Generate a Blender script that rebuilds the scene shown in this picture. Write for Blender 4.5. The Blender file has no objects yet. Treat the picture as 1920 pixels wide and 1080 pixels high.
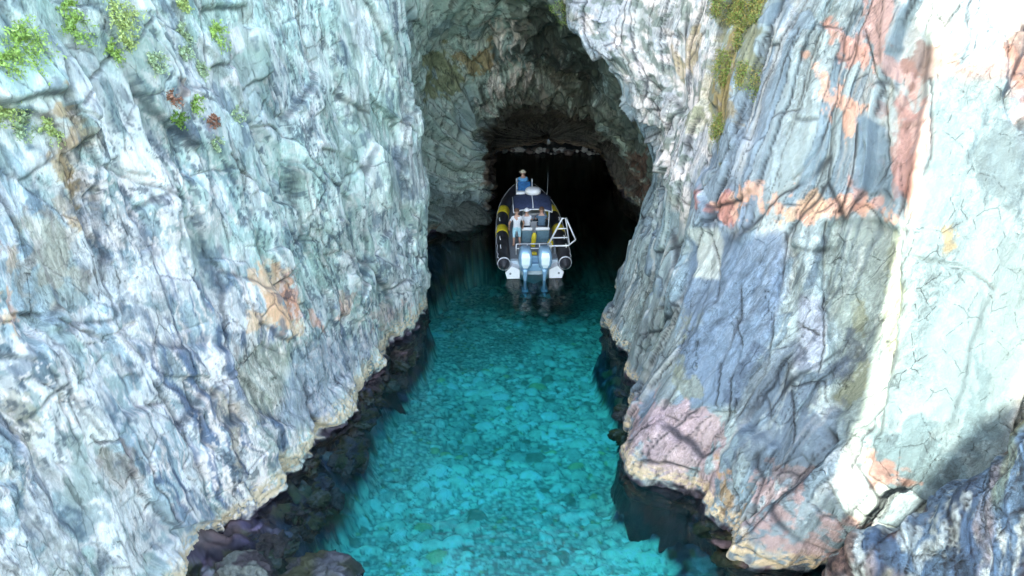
import bpy, bmesh, math, random
import numpy as np
from mathutils import Vector, Matrix

R = math.radians
SC = bpy.context.scene
COL = SC.collection
rng = np.random.default_rng(7)
random.seed(7)

# ------------------------------------------------------------------ camera, sky, sun, exposure
CAM = np.array([0.0, 0.0, 12.0]); PITCH = R(27.0); FPX = 1280.0
cam_d = bpy.data.cameras.new('camera'); cam = bpy.data.objects.new('camera', cam_d); COL.objects.link(cam)
cam.location = CAM; cam.rotation_euler = (R(90) - PITCH, 0, 0)
cam_d.sensor_width = 36; cam_d.lens = 36 * FPX / 1920; cam_d.clip_end = 2000; cam_d.clip_start = 0.1
SC.camera = cam
SUN = np.array([-0.70, -0.40, 0.59]); SUN /= np.linalg.norm(SUN)
w = bpy.data.worlds.new('World'); SC.world = w; w.use_nodes = True
nt = w.node_tree; bg = nt.nodes['Background']
sky = nt.nodes.new('ShaderNodeTexSky'); sky.sky_type = 'NISHITA'; sky.sun_disc = False
sky.sun_elevation = math.asin(SUN[2]); sky.sun_rotation = math.atan2(SUN[0], SUN[1])
sky.air_density = 0.8; sky.dust_density = 1.2; sky.ozone_density = 0.7
nt.links.new(sky.outputs[0], bg.inputs[0]); bg.inputs[1].default_value = 0.15
sl = bpy.data.lights.new('sun', 'SUN'); so = bpy.data.objects.new('sun', sl); COL.objects.link(so)
sl.energy = 2.0; sl.angle = R(0.5); sl.color = (1.0, 0.985, 0.955)
so.rotation_euler = Vector(SUN.tolist()).to_track_quat('Z', 'Y').to_euler()
SC.view_settings.view_transform = 'Standard'; SC.view_settings.look = 'None'
SC.view_settings.gamma = 1; SC.view_settings.use_curve_mapping = False
SC.view_settings.exposure = 3.45
SC.view_settings.use_white_balance = True; SC.view_settings.white_balance_temperature = 7900; SC.view_settings.white_balance_tint = 6
cy = SC.cycles
cy.max_bounces = 8; cy.diffuse_bounces = 4; cy.glossy_bounces = 3; cy.transmission_bounces = 4
cy.transparent_max_bounces = 12; cy.volume_bounces = 0; cy.caustics_reflective = False; cy.caustics_refractive = False

# ------------------------------------------------------------------ tagging
def tag(o, label=None, cat=None, group=None, kind=None):
    if label: o['label'] = label
    if cat: o['category'] = cat
    if group: o['group'] = group
    if kind: o['kind'] = kind
    return o
def empty(name, loc=(0, 0, 0), rz=0, parent=None):
    o = bpy.data.objects.new(name, None); COL.objects.link(o)
    o.location = loc; o.rotation_euler = (0, 0, rz); o.empty_display_size = 0.2
    o.parent = parent
    return o

# ------------------------------------------------------------------ 2D noise toolbox (numpy)
def hsh(i, j, k=0):
    n = (i.astype(np.int64) * 374761393 + j.astype(np.int64) * 668265263 + int(k) * 2147483647 * 3 + int(k) * 974634777) & 0xFFFFFFFF
    n = ((n ^ (n >> 13)) * 1274126177) & 0xFFFFFFFF
    n = ((n ^ (n >> 16)) * 2246822519) & 0xFFFFFFFF
    n = n ^ (n >> 15)
    return (n & 0xFFFFFF).astype(np.float64) / 0xFFFFFF
def vnoise(x, y, k=0):
    xi = np.floor(x); yi = np.floor(y); fx = x - xi; fy = y - yi
    i = xi.astype(np.int64); j = yi.astype(np.int64)
    u = fx * fx * fx * (fx * (fx * 6 - 15) + 10); v = fy * fy * fy * (fy * (fy * 6 - 15) + 10)
    a = hsh(i, j, k); b = hsh(i + 1, j, k); c = hsh(i, j + 1, k); d = hsh(i + 1, j + 1, k)
    return (a + (b - a) * u) * (1 - v) + (c + (d - c) * u) * v
def fbm(x, y, k=0, o=4, g=0.5):
    s = np.zeros_like(x); a = 1.0; t = 0
    for q in range(o):
        s += a * (vnoise(x, y, k + q * 17) - 0.5) * 2; t += a; a *= g
        x, y = x * 1.93 + 0.31 * y + 5.3, y * 2.07 - 0.29 * x + 9.1
    return s / t
def ridged(x, y, k=0, o=4):
    s = np.zeros_like(x); a = 1.0; t = 0
    for q in range(o):
        n = 1 - np.abs(vnoise(x, y, k + q * 13) * 2 - 1); s += a * n * n; t += a; a *= 0.5
        x, y = x * 2.03 + 3.7, y * 1.97 + 1.3
    return s / t
def voro(x, y, k=0, jit=0.95):
    """edge distance, facet height (random tilted plane per cell), cell random"""
    xi = np.floor(x).astype(np.int64); yi = np.floor(y).astype(np.int64)
    f1 = np.full(x.shape, 9.0); f2 = np.full(x.shape, 9.0)
    cx = np.zeros_like(x); cyy = np.zeros_like(x); ci = np.zeros_like(xi); cj = np.zeros_like(xi)
    for a in (-1, 0, 1):
        for b in (-1, 0, 1):
            i = xi + a; j = yi + b
            px = i + 0.5 + (hsh(i, j, k) - 0.5) * jit; py = j + 0.5 + (hsh(i, j, k + 1) - 0.5) * jit
            d = np.hypot(px - x, py - y)
            m = d < f1
            f2 = np.where(m, f1, np.minimum(f2, d)); f1 = np.where(m, d, f1)
            cx = np.where(m, px, cx); cyy = np.where(m, py, cyy); ci = np.where(m, i, ci); cj = np.where(m, j, cj)
    r0 = hsh(ci, cj, k + 2); r1 = hsh(ci, cj, k + 3) - 0.5; r2 = hsh(ci, cj, k + 4) - 0.5
    fac = (r0 - 0.5) + 1.5 * (r1 * (x - cx) + r2 * (y - cyy))
    return f2 - f1, fac, hsh(ci, cj, k + 5)
def vstone(x, y, k=0, jit=0.8):
    """round stones: distance to the stone centre over its radius, two randoms per stone"""
    xi = np.floor(x).astype(np.int64); yi = np.floor(y).astype(np.int64)
    f = np.full(x.shape, 9.0); ra = np.zeros_like(x); rb = np.zeros_like(x)
    for a in (-1, 0, 1):
        for b in (-1, 0, 1):
            i = xi + a; j = yi + b; h1 = hsh(i, j, k); h2 = hsh(i, j, k + 1); h3 = hsh(i, j, k + 2); h4 = hsh(i, j, k + 3)
            dx = x - i - 0.5 - (h1 - 0.5) * jit; dy = y - j - 0.5 - (h2 - 0.5) * jit
            an = h3 * 3.14; u = dx * np.cos(an) + dy * np.sin(an); v = dy * np.cos(an) - dx * np.sin(an)
            d = np.hypot(u * (0.8 + 0.3 * h4), v * (1.1 + 0.5 * h1)) / (0.36 + 0.28 * h4)
            m = d < f; f = np.where(m, d, f); ra = np.where(m, hsh(i, j, k + 4), ra); rb = np.where(m, hsh(i, j, k + 5), rb)
    return f, ra, rb
def sstep(a, b, x):
    t = np.clip((x - a) / (b - a), 0, 1); return t * t * (3 - 2 * t)
def mix(c, d, m):
    return c + (np.asarray(d) - c) * m[..., None]
def lin(r, g, b):
    f = lambda v: (v / 255 / 12.92) if v < 10 else ((v / 255 + 0.055) / 1.055) ** 2.4
    return np.array([f(r), f(g), f(b)])
TINT = np.array([0.80, 0.66, 0.60])           # albedo that shows as white in this open shade
def alb(r, g, b):
    return np.clip(lin(r, g, b) * TINT, 0.008, 0.82)

# ------------------------------------------------------------------ projection of measured points
FW = np.array([0, math.cos(PITCH), -math.sin(PITCH)]); UP = np.array([0, math.sin(PITCH), math.cos(PITCH)])
def ray(px, py):
    return np.array([px - 960.0, 0, 0]) + FW * FPX + UP * (540.0 - py)
def at_y(px, py, Y):
    d = ray(px, py); return CAM + d * (Y / d[1])
def at_z(px, py, z=0.0):
    d = ray(px, py); return CAM + d * ((z - 12.0) / d[2])
def project(P):
    q = P - CAM; dp = q @ FW
    return 960 + q[..., 0] / dp * FPX, 540 - (q @ UP) / dp * FPX, dp

# ------------------------------------------------------------------ surfaces
def catmull(P, n_per):
    """P (k, ..., d) control rows -> dense rows by Catmull-Rom"""
    k = len(P); out = []
    Q = np.concatenate([[2 * P[0] - P[1]], P, [2 * P[-1] - P[-2]]])
    for i in range(k - 1):
        a, b, c, d = Q[i:i + 4]
        for t in np.arange(n_per) / n_per:
            out.append(0.5 * (2 * b + (c - a) * t + (2 * a - 5 * b + 4 * c - d) * t * t + (3 * b - 3 * c + d - a) * t ** 3))
    out.append(P[-1]); return np.array(out)
def resample(axis, dens_axis, samples):
    pass
def interp_rows(A, tA, t):
    """linear interpolation of rows A at parameters tA to t"""
    i = np.clip(np.searchsorted(tA, t) - 1, 0, len(tA) - 2)
    f = (t - tA[i]) / (tA[i + 1] - tA[i])
    f = f.reshape((-1,) + (1,) * (A.ndim - 1))
    return A[i] * (1 - f) + A[i + 1] * f
def density_samples(L, step):
    """L cumulative lengths, step(L) wanted spacing -> sample positions"""
    g = np.linspace(L[0], L[-1], 4000); d = 1 / step(g)
    c = np.concatenate([[0], np.cumsum((d[1:] + d[:-1]) / 2 * np.diff(g))])
    n = int(c[-1]) + 2
    return np.interp(np.linspace(0, c[-1], n), c, g)

class Surf:
    def __init__(s, P, S, Z, toward):
        s.P = P; s.S = S; s.Z = Z
        du = np.gradient(P, axis=0); dv = np.gradient(P, axis=1)
        n = np.cross(du, dv); n /= np.linalg.norm(n, axis=-1, keepdims=True) + 1e-9
        sg = np.sign(np.sum(n * (np.asarray(toward, float) - P), axis=-1, keepdims=True))
        if np.mean(sg) < 0: n = -n; s.flip = True
        else: s.flip = False
        for _ in range(6):                                   # soften the direction field
            n[1:-1] = (n[:-2] + n[1:-1] * 2 + n[2:]) / 4
            n[:, 1:-1] = (n[:, :-2] + n[:, 1:-1] * 2 + n[:, 2:]) / 4
        n /= np.linalg.norm(n, axis=-1, keepdims=True) + 1e-9
        s.N = n; s.D = np.zeros(S.shape); s.C = np.zeros(S.shape + (3,)); s.rough = np.full(S.shape, 0.8)
        s.px, s.py, s.dp = project(P)
        s.wx = fbm(S * 0.9, Z * 0.9, 91, 4); s.wy = fbm(S * 0.9 + 40, Z * 0.9, 95, 4)
        s.w2 = fbm(S * 5, Z * 5, 97, 3)
    def find(s, px, py):
        d = (s.px - px) ** 2 + (s.py - py) ** 2
        d = np.where(s.dp > 1, d, 1e12)
        m = d < d.min() + 30
        i = np.argmin(np.where(m, s.dp, 1e9)); return np.unravel_index(i, s.S.shape)
    def sz(s, pts):
        out = []
        for p in pts:
            i = s.find(*p); out.append((s.S[i], s.Z[i]))
        return np.array(out)
    def inside(s, pts, soft=0.15, warp=0.25):
        """mask of a patch of rock whose outline is given by measured points, in the rock's own (run, height) metres"""
        q = s.sz(pts)
        x = s.S + s.wx * warp + s.w2 * warp * 0.35; y = s.Z + s.wy * warp + s.w2 * warp * 0.5
        lo = q.min(0) - 1.5; hi = q.max(0) + 1.5
        sel = (x > lo[0]) & (x < hi[0]) & (y > lo[1]) & (y < hi[1])
        xs = x[sel]; ys = y[sel]; dist = np.full(xs.shape, 1e9); ins = np.zeros(xs.shape, bool)
        for a, b in zip(q, np.roll(q, -1, 0)):
            e = b - a; l2 = e @ e + 1e-9
            t = np.clip(((xs - a[0]) * e[0] + (ys - a[1]) * e[1]) / l2, 0, 1)
            dist = np.minimum(dist, np.hypot(xs - a[0] - t * e[0], ys - a[1] - t * e[1]))
            c = ((a[1] > ys) != (b[1] > ys)) & (xs < (b[0] - a[0]) * (ys - a[1]) / (b[1] - a[1] + 1e-12) + a[0])
            ins ^= c
        sd = np.where(ins, dist, -dist)
        m = np.zeros(s.S.shape); m[sel] = sstep(-soft, soft, sd); return m
    def line(s, pts, w, warp=0.045):
        q = s.sz(pts); x = s.S + s.wx * warp + s.w2 * warp * 0.6; y = s.Z + s.wy * warp + s.w2 * warp * 0.6
        d = np.full(s.S.shape, 9.0); t0 = np.zeros(s.S.shape)
        for a, b in zip(q[:-1], q[1:]):
            e = b - a; l2 = e @ e + 1e-9
            t = np.clip(((x - a[0]) * e[0] + (y - a[1]) * e[1]) / l2, 0, 1); d = np.minimum(d, np.hypot(x - a[0] - t * e[0], y - a[1] - t * e[1]))
        return 1 - sstep(w * 0.35, w, d * (0.8 + 0.9 * vnoise(s.S * 2.3, s.Z * 2.3, 77)))
    def blob(s, px, py, rx, ry, **k):
        return s.inside([(px + rx * math.cos(a), py + ry * math.sin(a)) for a in np.linspace(0, 2 * math.pi, 9)[:-1]], **k)
    def finish(s): s.F = s.P + s.N * s.D[..., None]
    def build(s, name, mat):
        nu, nv = s.S.shape
        return grid_object(name, s.F, s.C, s.rough, mat, s.flip)
    def surface_point(s, px, py):
        if not hasattr(s, 'fpx'): s.fpx, s.fpy, s.fdp = project(s.F)
        d = (s.fpx - px) ** 2 + (s.fpy - py) ** 2; m = d < d.min() + 20
        i = np.unravel_index(np.argmin(np.where(m, s.fdp, 1e9)), s.S.shape)
        return s.F[i], s.N[i]

def grid_object(name, F, C, rough, mat, flip=False):
    nu, nv = F.shape[:2]
    me = bpy.data.meshes.new(name)
    idx = np.arange(nu * nv).reshape(nu, nv)
    q = np.stack([idx[:-1, :-1], idx[1:, :-1], idx[1:, 1:], idx[:-1, 1:]], -1).reshape(-1, 4)
    if flip: q = q[:, ::-1]
    me.vertices.add(nu * nv); me.vertices.foreach_set('co', F.reshape(-1).astype(np.float32))
    me.loops.add(q.size); me.loops.foreach_set('vertex_index', q.reshape(-1).astype(np.int32))
    me.polygons.add(len(q)); me.polygons.foreach_set('loop_start', (np.arange(len(q)) * 4).astype(np.int32))
    me.update(calc_edges=True)
    me.polygons.foreach_set('use_smooth', np.ones(len(q), bool))
    a = me.color_attributes.new('Col', 'FLOAT_COLOR', 'POINT')
    rgba = np.ones((nu * nv, 4), np.float32); rgba[:, :3] = np.clip(C.reshape(-1, 3), 0.004, 0.85)
    a.data.foreach_set('color', rgba.reshape(-1))
    b = me.attributes.new('rough', 'FLOAT', 'POINT'); b.data.foreach_set('value', rough.reshape(-1).astype(np.float32))
    me.materials.append(mat)
    o = bpy.data.objects.new(name, me); COL.objects.link(o); return o

# ------------------------------------------------------------------ materials
def newmat(name):
    m = bpy.data.materials.new(name); m.use_nodes = True
    return m, m.node_tree.nodes, m.node_tree.links, m.node_tree.nodes['Principled BSDF']
def rock_material(name, grain=1.0, bump=0.5, aniso=(1, 1, 0.30), contrast=1.0, bedding=(0.06, 0, 1)):
    m, N, L, b = newmat(name)
    at = N.new('ShaderNodeAttribute'); at.attribute_name = 'Col'
    ar = N.new('ShaderNodeAttribute'); ar.attribute_name = 'rough'
    tc = N.new('ShaderNodeTexCoord'); mp = N.new('ShaderNodeMapping'); mp.inputs['Scale'].default_value = aniso
    m0 = N.new('ShaderNodeMapping'); m0.inputs['Rotation'].default_value = Vector(bedding).normalized().rotation_difference(Vector((0, 0, 1))).to_euler()
    L.new(tc.outputs['Object'], m0.inputs[0]); L.new(m0.outputs[0], mp.inputs[0])
    def noise(sc, det, rg, dist=0.0, typ=None):
        n = N.new('ShaderNodeTexNoise'); n.inputs['Scale'].default_value = sc * grain; n.inputs['Detail'].default_value = det; n.inputs['Roughness'].default_value = rg; n.inputs['Distortion'].default_value = dist
        if typ: n.noise_type = typ
        L.new(mp.outputs[0], n.inputs['Vector']); return n
    def rng_(src, a, b_, c, d):
        r = N.new('ShaderNodeMapRange'); r.inputs[1].default_value = a; r.inputs[2].default_value = b_; r.inputs[3].default_value = c; r.inputs[4].default_value = d; L.new(src, r.inputs[0]); return r.outputs[0]
    def math_(op, a, b_):
        q = N.new('ShaderNodeMath'); q.operation = op
        for k, v in ((0, a), (1, b_)):
            if isinstance(v, (int, float)): q.inputs[k].default_value = v
            else: L.new(v, q.inputs[k])
        return q.outputs[0]
    n1 = noise(7, 6, 0.72, 0.8); n2 = noise(34, 3, 0.75); n3 = noise(2.6, 4, 0.7, 1.2)
    warp = N.new('ShaderNodeMixRGB'); warp.blend_type = 'LINEAR_LIGHT'; warp.inputs[0].default_value = 0.05
    L.new(mp.outputs[0], warp.inputs[1]); L.new(n1.outputs['Color'], warp.inputs[2])
    def crack(sc, wd, lo):
        v = N.new('ShaderNodeTexVoronoi'); v.feature = 'DISTANCE_TO_EDGE'; v.inputs['Scale'].default_value = sc * grain
        L.new(warp.outputs[0], v.inputs['Vector']); return rng_(v.outputs['Distance'], 0.0, wd, lo, 1.0)
    c1 = crack(2.2, 0.016, 0.34); c2 = crack(6.0, 0.03, 0.58)
    # cracks come and go
    gate = rng_(n3.outputs['Fac'], 0.40, 0.50, 0.0, 1.0)
    c1 = math_('MAXIMUM', c1, gate); gate2 = rng_(n1.outputs['Fac'], 0.44, 0.54, 1.0, 0.0); c2 = math_('MAXIMUM', c2, gate2)
    k = contrast
    m1 = rng_(n1.outputs['Fac'], 0.36, 0.64, 1 - 0.36 * k, 1 + 0.40 * k); m2 = rng_(n2.outputs['Fac'], 0.32, 0.68, 1 - 0.18 * k, 1 + 0.18 * k); m3 = rng_(n3.outputs['Fac'], 0.36, 0.64, 1 - 0.22 * k, 1 + 0.22 * k)
    mul = math_('MULTIPLY', math_('MULTIPLY', m1, m2), math_('MULTIPLY', m3, math_('MULTIPLY', c1, c2)))
    big = noise(0.55, 3, 0.6, 0.5); calm = rng_(big.outputs['Fac'], 0.42, 0.60, 0.28, 1.0)
    mul = math_('ADD', math_('MULTIPLY', math_('SUBTRACT', mul, 1.0), calm), 1.0)
    vm = N.new('ShaderNodeVectorMath'); vm.operation = 'SCALE'; L.new(at.outputs['Color'], vm.inputs[0]); L.new(mul, vm.inputs['Scale'])
    # thin pale calcite films where the noise peaks
    film = rng_(n1.outputs['Fac'], 0.60, 0.66, 0.0, 0.55 * k)
    lum = N.new('ShaderNodeSeparateColor'); L.new(at.outputs['Color'], lum.inputs[0]); film = math_('MULTIPLY', math_('MULTIPLY', film, calm), rng_(lum.outputs[1], 0.20, 0.36, 0.0, 1.0))
    mx = N.new('ShaderNodeMixRGB'); L.new(film, mx.inputs[0]); L.new(vm.outputs[0], mx.inputs[1]); mx.inputs[2].default_value = (0.74, 0.66, 0.62, 1)
    cl = N.new('ShaderNodeVectorMath'); cl.operation = 'MINIMUM'; L.new(mx.outputs[0], cl.inputs[0]); cl.inputs[1].default_value = (0.82, 0.80, 0.78)
    L.new(cl.outputs[0], b.inputs['Base Color']); L.new(ar.outputs['Fac'], b.inputs['Roughness']); b.inputs['Specular IOR Level'].default_value = 0.35
    vf = N.new('ShaderNodeTexVoronoi'); vf.distance = 'CHEBYCHEV'; vf.inputs['Scale'].default_value = 4.5 * grain; L.new(warp.outputs[0], vf.inputs['Vector'])
    h = math_('MULTIPLY', n2.outputs['Fac'], 0.25)
    for src, a in ((n1.outputs['Fac'], 0.38), (c1, 0.35), (vf.outputs['Distance'], 0.5)): h = math_('ADD', h, math_('MULTIPLY', src, a))
    bp = N.new('ShaderNodeBump'); bp.inputs['Strength'].default_value = bump; bp.inputs['Distance'].default_value = 0.11
    L.new(math_('MULTIPLY', h, rng_(big.outputs['Fac'], 0.42, 0.60, 0.5, 1.0)), bp.inputs['Height']); L.new(bp.outputs[0], b.inputs['Normal'])
    return m
def simple(name, rgb, rough=0.4, metal=0.0, var=0.12, scale=12, bump=0.05, spec=0.5):
    m, N, L, b = newmat(name)
    tc = N.new('ShaderNodeTexCoord'); n = N.new('ShaderNodeTexNoise'); n.inputs['Scale'].default_value = scale; n.inputs['Detail'].default_value = 5
    L.new(tc.outputs['Object'], n.inputs['Vector'])
    r = N.new('ShaderNodeMapRange'); r.inputs[1].default_value = 0.3; r.inputs[2].default_value = 0.7; r.inputs[3].default_value = 1 - var; r.inputs[4].default_value = 1 + var
    L.new(n.outputs['Fac'], r.inputs[0])
    vm = N.new('ShaderNodeVectorMath'); vm.operation = 'SCALE'; vm.inputs[0].default_value = rgb[:3]; L.new(r.outputs[0], vm.inputs['Scale'])
    L.new(vm.outputs[0], b.inputs['Base Color'])
    b.inputs['Roughness'].default_value = rough; b.inputs['Metallic'].default_value = metal; b.inputs['Specular IOR Level'].default_value = spec
    if bump:
        bp = N.new('ShaderNodeBump'); bp.inputs['Strength'].default_value = bump; bp.inputs['Distance'].default_value = 0.02
        L.new(n.outputs['Fac'], bp.inputs['Height']); L.new(bp.outputs[0], b.inputs['Normal'])
    return m

ROCK = rock_material('weathered_rock', 1.0, 0.85, contrast=1.1)
ROCKLEAN = rock_material('leaning_bedded_rock', 1.0, 0.9, (1, 1, 0.27), 1.05, (1.2, -3.0, 10.4))

# ------------------------------------------------------------------ cliffs from plan curves at measured heights
def cliff_surface(levels, s_fine, step_f, step_c, z_fine, zstep_f, zstep_c, toward, tops=None):
    zs = np.array([l[0] for l in levels], float); ctl = np.array([l[1] for l in levels], float)   # (nl, k, 2)
    dense = catmull(ctl.transpose(1, 0, 2), 40)                                                  # (U, nl, 2)
    ref = dense[:, np.argmin(np.abs(zs - 5))]
    Lr = np.concatenate([[0], np.cumsum(np.linalg.norm(np.diff(ref, axis=0), axis=1))])
    a, b = [np.interp(y, ref[:, 1][::1 if ref[0, 1] < ref[-1, 1] else -1], Lr[::1 if ref[0, 1] < ref[-1, 1] else -1]) for y in s_fine]
    lo, hi = min(a, b), max(a, b)
    su = density_samples(Lr, lambda g: np.where((g > lo) & (g < hi), step_f, step_c))
    D = interp_rows(dense, Lr, su)                                                               # (nu, nl, 2)
    zv = density_samples(np.array([zs[0], zs[-1]]), lambda g: np.where((g > z_fine[0]) & (g < z_fine[1]), zstep_f, zstep_c))
    dz = catmull(np.concatenate([zs[:, None, None] * np.ones((1, len(su), 1)), D.transpose(1, 0, 2)], 2), 30)
    E = np.stack([interp_rows(dz[:, i], np.maximum.accumulate(dz[:, i, 0] + np.arange(len(dz)) * 1e-9), zv) for i in range(len(su))])
    P = np.stack([E[..., 1], E[..., 2], np.broadcast_to(zv, E.shape[:2])], -1).copy()
    S, Z = np.meshgrid(su, zv, indexing='ij')
    if tops is not None:                                                                          # skyline: stretch what lies above the frame
        y = P[:, np.argmin(np.abs(zv - 12)), 1]
        h = np.interp(y, [t[0] for t in tops], [t[1] for t in tops])
        k = np.clip((Z - 12.5) / (zs[-1] - 12.5), 0, None)
        P[..., 2] = np.where(Z > 12.5, 12.5 + k * (h[:, None] - 12.5), P[..., 2])
    return Surf(P, S, Z, toward)

# ---- left cliff
def Lx(y): return -6.66 + (y - 10.67) * 0.305
lb = [(-22, -14), (-13.5, -10), (-9.9, -3), (-8.7, 3.2), (-7.72, 7.2), (-6.66, 10.67), (-5.95, 12.45), (-5.2, 14.65), (-4.31, 17.7), (-3.3, 20.9), (-3.2, 22.3), (-4.5, 24.6), (-8, 28)]
def shiftL(d, corner=0):
    return [(x - d * (0.5 if i >= 9 else 1) + (corner if i in (9, 10) else 0), y + (0.0 if i < 9 else 0.1 * d)) for i, (x, y) in enumerate(lb)]
levels = [(-4, shiftL(-0.6)), (-0.6, shiftL(-0.08)), (0.5, lb), (2.2, shiftL(0.12, 0.2)), (5, shiftL(0.32, 0.15)), (8, shiftL(0.55, 0.1)), (11, shiftL(0.95, -0.1)), (15, shiftL(1.5)), (22, shiftL(2.6))]
HL = [(-20, 27), (-4.5, 26), (-2.3, 22.8), (-1.8, 21.2), (-1.5, 18.2), (-0.8, 17.4), (0.0, 17.6), (0.3, 18.2), (1.3, 21.4), (2.1, 25.5), (3.0, 26.5), (6, 26.5), (10, 25.5), (14, 22.5), (18, 19.5), (24, 16.5), (30, 16)]  # unseen skyline heights, notched so sun reaches the right slab and the rest is shaded
SL = cliff_surface(levels, (6.2, 23.5), 0.028, 0.35, (-0.8, 12.0), 0.028, 0.45, (30, 12, 8), HL)

def slabs(a, b, k):
    """long broken beds: height (offset + tilt per piece), distance to the nearest break, random per piece"""
    a = a + 0.9 * vnoise(a * 0.45, a * 0 + 0.5, k + 7)
    i = np.floor(a).astype(np.int64); fa = a - i
    b = b + hsh(i, i * 0, k) * 9.0; b = b * (0.7 + 0.6 * hsh(i, i * 0, k + 1)) + 0.35 * (hsh(i, i * 0, k + 2) - 0.5) * fa
    j = np.floor(b).astype(np.int64); fb = b - j
    r0 = hsh(i, j, k + 3); r1 = hsh(i, j, k + 4) - 0.5; r2 = hsh(i, j, k + 5) - 0.5
    h = (r0 - 0.5) + 0.9 * r1 * (fa - 0.5) * 1.6 + 0.8 * r2 * (fb - 0.5) + 0.35 * (fa - 0.5)
    e = np.minimum(np.minimum(fa, 1 - fa), 2.2 * np.minimum(fb, 1 - fb))
    return h, e, hsh(i, j, k + 6)
def relief(s, lean=0.0, big=1.0, mid=1.0, small=1.0, cell=(2.0, 3.6), bed=(1.15, 3.6)):
    S, Z = s.S + lean * s.Z, s.Z
    x = S + s.wx * 0.20; z = Z + s.wy * 0.25 + 0.25 * S
    a1, g1, q1 = slabs(x / bed[0], z / bed[1], 11)
    a2, g2, q2 = slabs(x / (bed[0] * 0.40) + 2.7, (z - 0.5 * x) / (bed[1] * 0.36), 23)
    a3, g3, q3 = slabs((x + 0.2 * z) / (bed[0] * 0.14) + 5.1 + s.w2 * 0.2, (z + 0.4 * x) / (bed[1] * 0.17), 31)
    e1, f1, r1 = voro(x / cell[0], z / cell[1], 41)
    e2, f2, r2 = voro((x + 0.3 * z) / 0.8 + 3.1, z / 1.5, 53)
    e3, f3, r3 = voro((x - 0.3 * z) / 0.30 + 7.7, z / 0.5, 67)
    st = ridged(x / 0.42, z / 3.4, 61, 4)
    fine = fbm(x / 0.22, z / 0.4, 71, 4)
    bigf = 0.5 * fbm(S / 3.6, Z / 5.5, 3, 3)
    # each place shows either long beds or broken blocks
    m = sstep(0.40, 0.60, vnoise(S / 2.2 + 3, Z / 3.0, 81))
    def soft(q, n):
        for _ in range(n):
            q = q.copy(); q[1:-1] = (q[:-2] + 2 * q[1:-1] + q[2:]) / 4; q[:, 1:-1] = (q[:, :-2] + 2 * q[:, 1:-1] + q[:, 2:]) / 4
        return q
    d = big * 0.8 * bigf + soft(big * (0.36 * a1 + 0.26 * f1) + mid * (m * 0.15 * a2 + (1 - m) * 0.17 * f2), 4) + soft(small * (0.25 + 0.75 * sstep(0.4, 0.6, vnoise(S * 0.5 + 9, Z * 0.4, 83))) * (m * 0.05 * a3 + (1.3 - m) * 0.055 * f3), 1) + small * 0.012 * fine
    E1 = np.minimum(g1, e1 * 0.8); E2 = np.where(m > 0.5, g2, e2); E3 = np.where(m > 0.5, g3, e3)
    d = d - 0.05 * (1 - sstep(0, 0.04, E1)) - 0.035 * (1 - sstep(0, 0.06, E2))
    Q2 = np.where(m > 0.5, q2, r2); Q3 = np.where(m > 0.5, q3, r3)
    return dict(d=d, e1=E1, e2=E2, e3=E3, r1=0.5 * q1 + 0.5 * r1, r2=Q2, r3=Q3, st=st, fine=fine, x=x, z=z, m=m)

def tide(s, C, dark=(0.034, 0.026, 0.036), lo=0.14, hi=0.80, bar=None):
    """barnacle crust and dark weed at the waterline"""
    n = s.wx * 0.22 + s.w2 * 0.16 + 0.10 * fbm(s.S * 9, s.P[..., 2] * 9, 299, 2)
    zz = s.P[..., 2] + n
    sp = vnoise(s.S * 22, s.P[..., 2] * 22, 301)
    crust = sstep(lo - 0.05, lo + 0.08, zz) * (1 - sstep(hi - 0.3, hi + 0.08, zz)) * sstep(0.26, 0.42, sp + s.w2 * 0.5 + 0.3 * s.wx)
    C = mix(C, bar if bar is not None else alb(224, 218, 188), crust * 0.88)
    wet = 1 - sstep(lo - 0.12, lo + 0.03, zz)
    dk = np.asarray(dark) * (0.5 + 1.6 * vnoise(s.S * 6, s.P[..., 2] * 6, 302))[..., None] * np.array([1, 1, 1])
    C = mix(C, dk, wet)
    s.rough = np.where(wet > 0.5, 0.35, 0.82)
    s.D = s.D + crust * (0.01 + 0.05 * (sp - 0.4)) + wet * 0.12 * fbm(s.S * 4, s.P[..., 2] * 5, 303, 3)
    return C

rl = relief(SL, 0.04, cell=(1.7, 4.2), bed=(0.95, 5.0))
S, Z = SL.S, SL.Z
smooth_l = SL.inside([(560, 620), (780, 560), (770, 610), (690, 680), (620, 760), (540, 800), (500, 700)], 0.4)
SL.D = rl['d'] * (1 - 0.45 * smooth_l)
teal = alb(186, 220, 216); teal2 = alb(138, 178, 176); blue = alb(154, 182, 196); pale = alb(236, 246, 250); grey = alb(160, 178, 186); dark = alb(44, 58, 72)
C = np.broadcast_to(teal, S.shape + (3,)).copy()
C = mix(C, teal2, sstep(0.35, 0.75, rl['r2'] * 0.6 + rl['fine'] * 0.35 + 0.25) * 0.65)
reg_blue = np.maximum(SL.inside([(-200, 280), (250, 240), (380, 330), (440, 480), (560, 620), (520, 1080), (-200, 1200)], 1.0, 0.8), 0)
C = mix(C, blue, reg_blue * 0.85 * sstep(0.2, 0.62, rl['r2'] * 0.5 + vnoise(rl['x'] * 0.9, rl['z'] * 0.35, 120) * 0.6))
C = mix(C, alb(150, 168, 160), reg_blue * sstep(0.48, 0.62, vnoise(rl['x'] * 0.8 + 40, rl['z'] * 0.4, 125)) * 0.6)
C = mix(C, grey, sstep(0.5, 0.7, vnoise(rl['x'] * 0.7, rl['z'] * 0.5, 121)) * 0.5)
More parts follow.
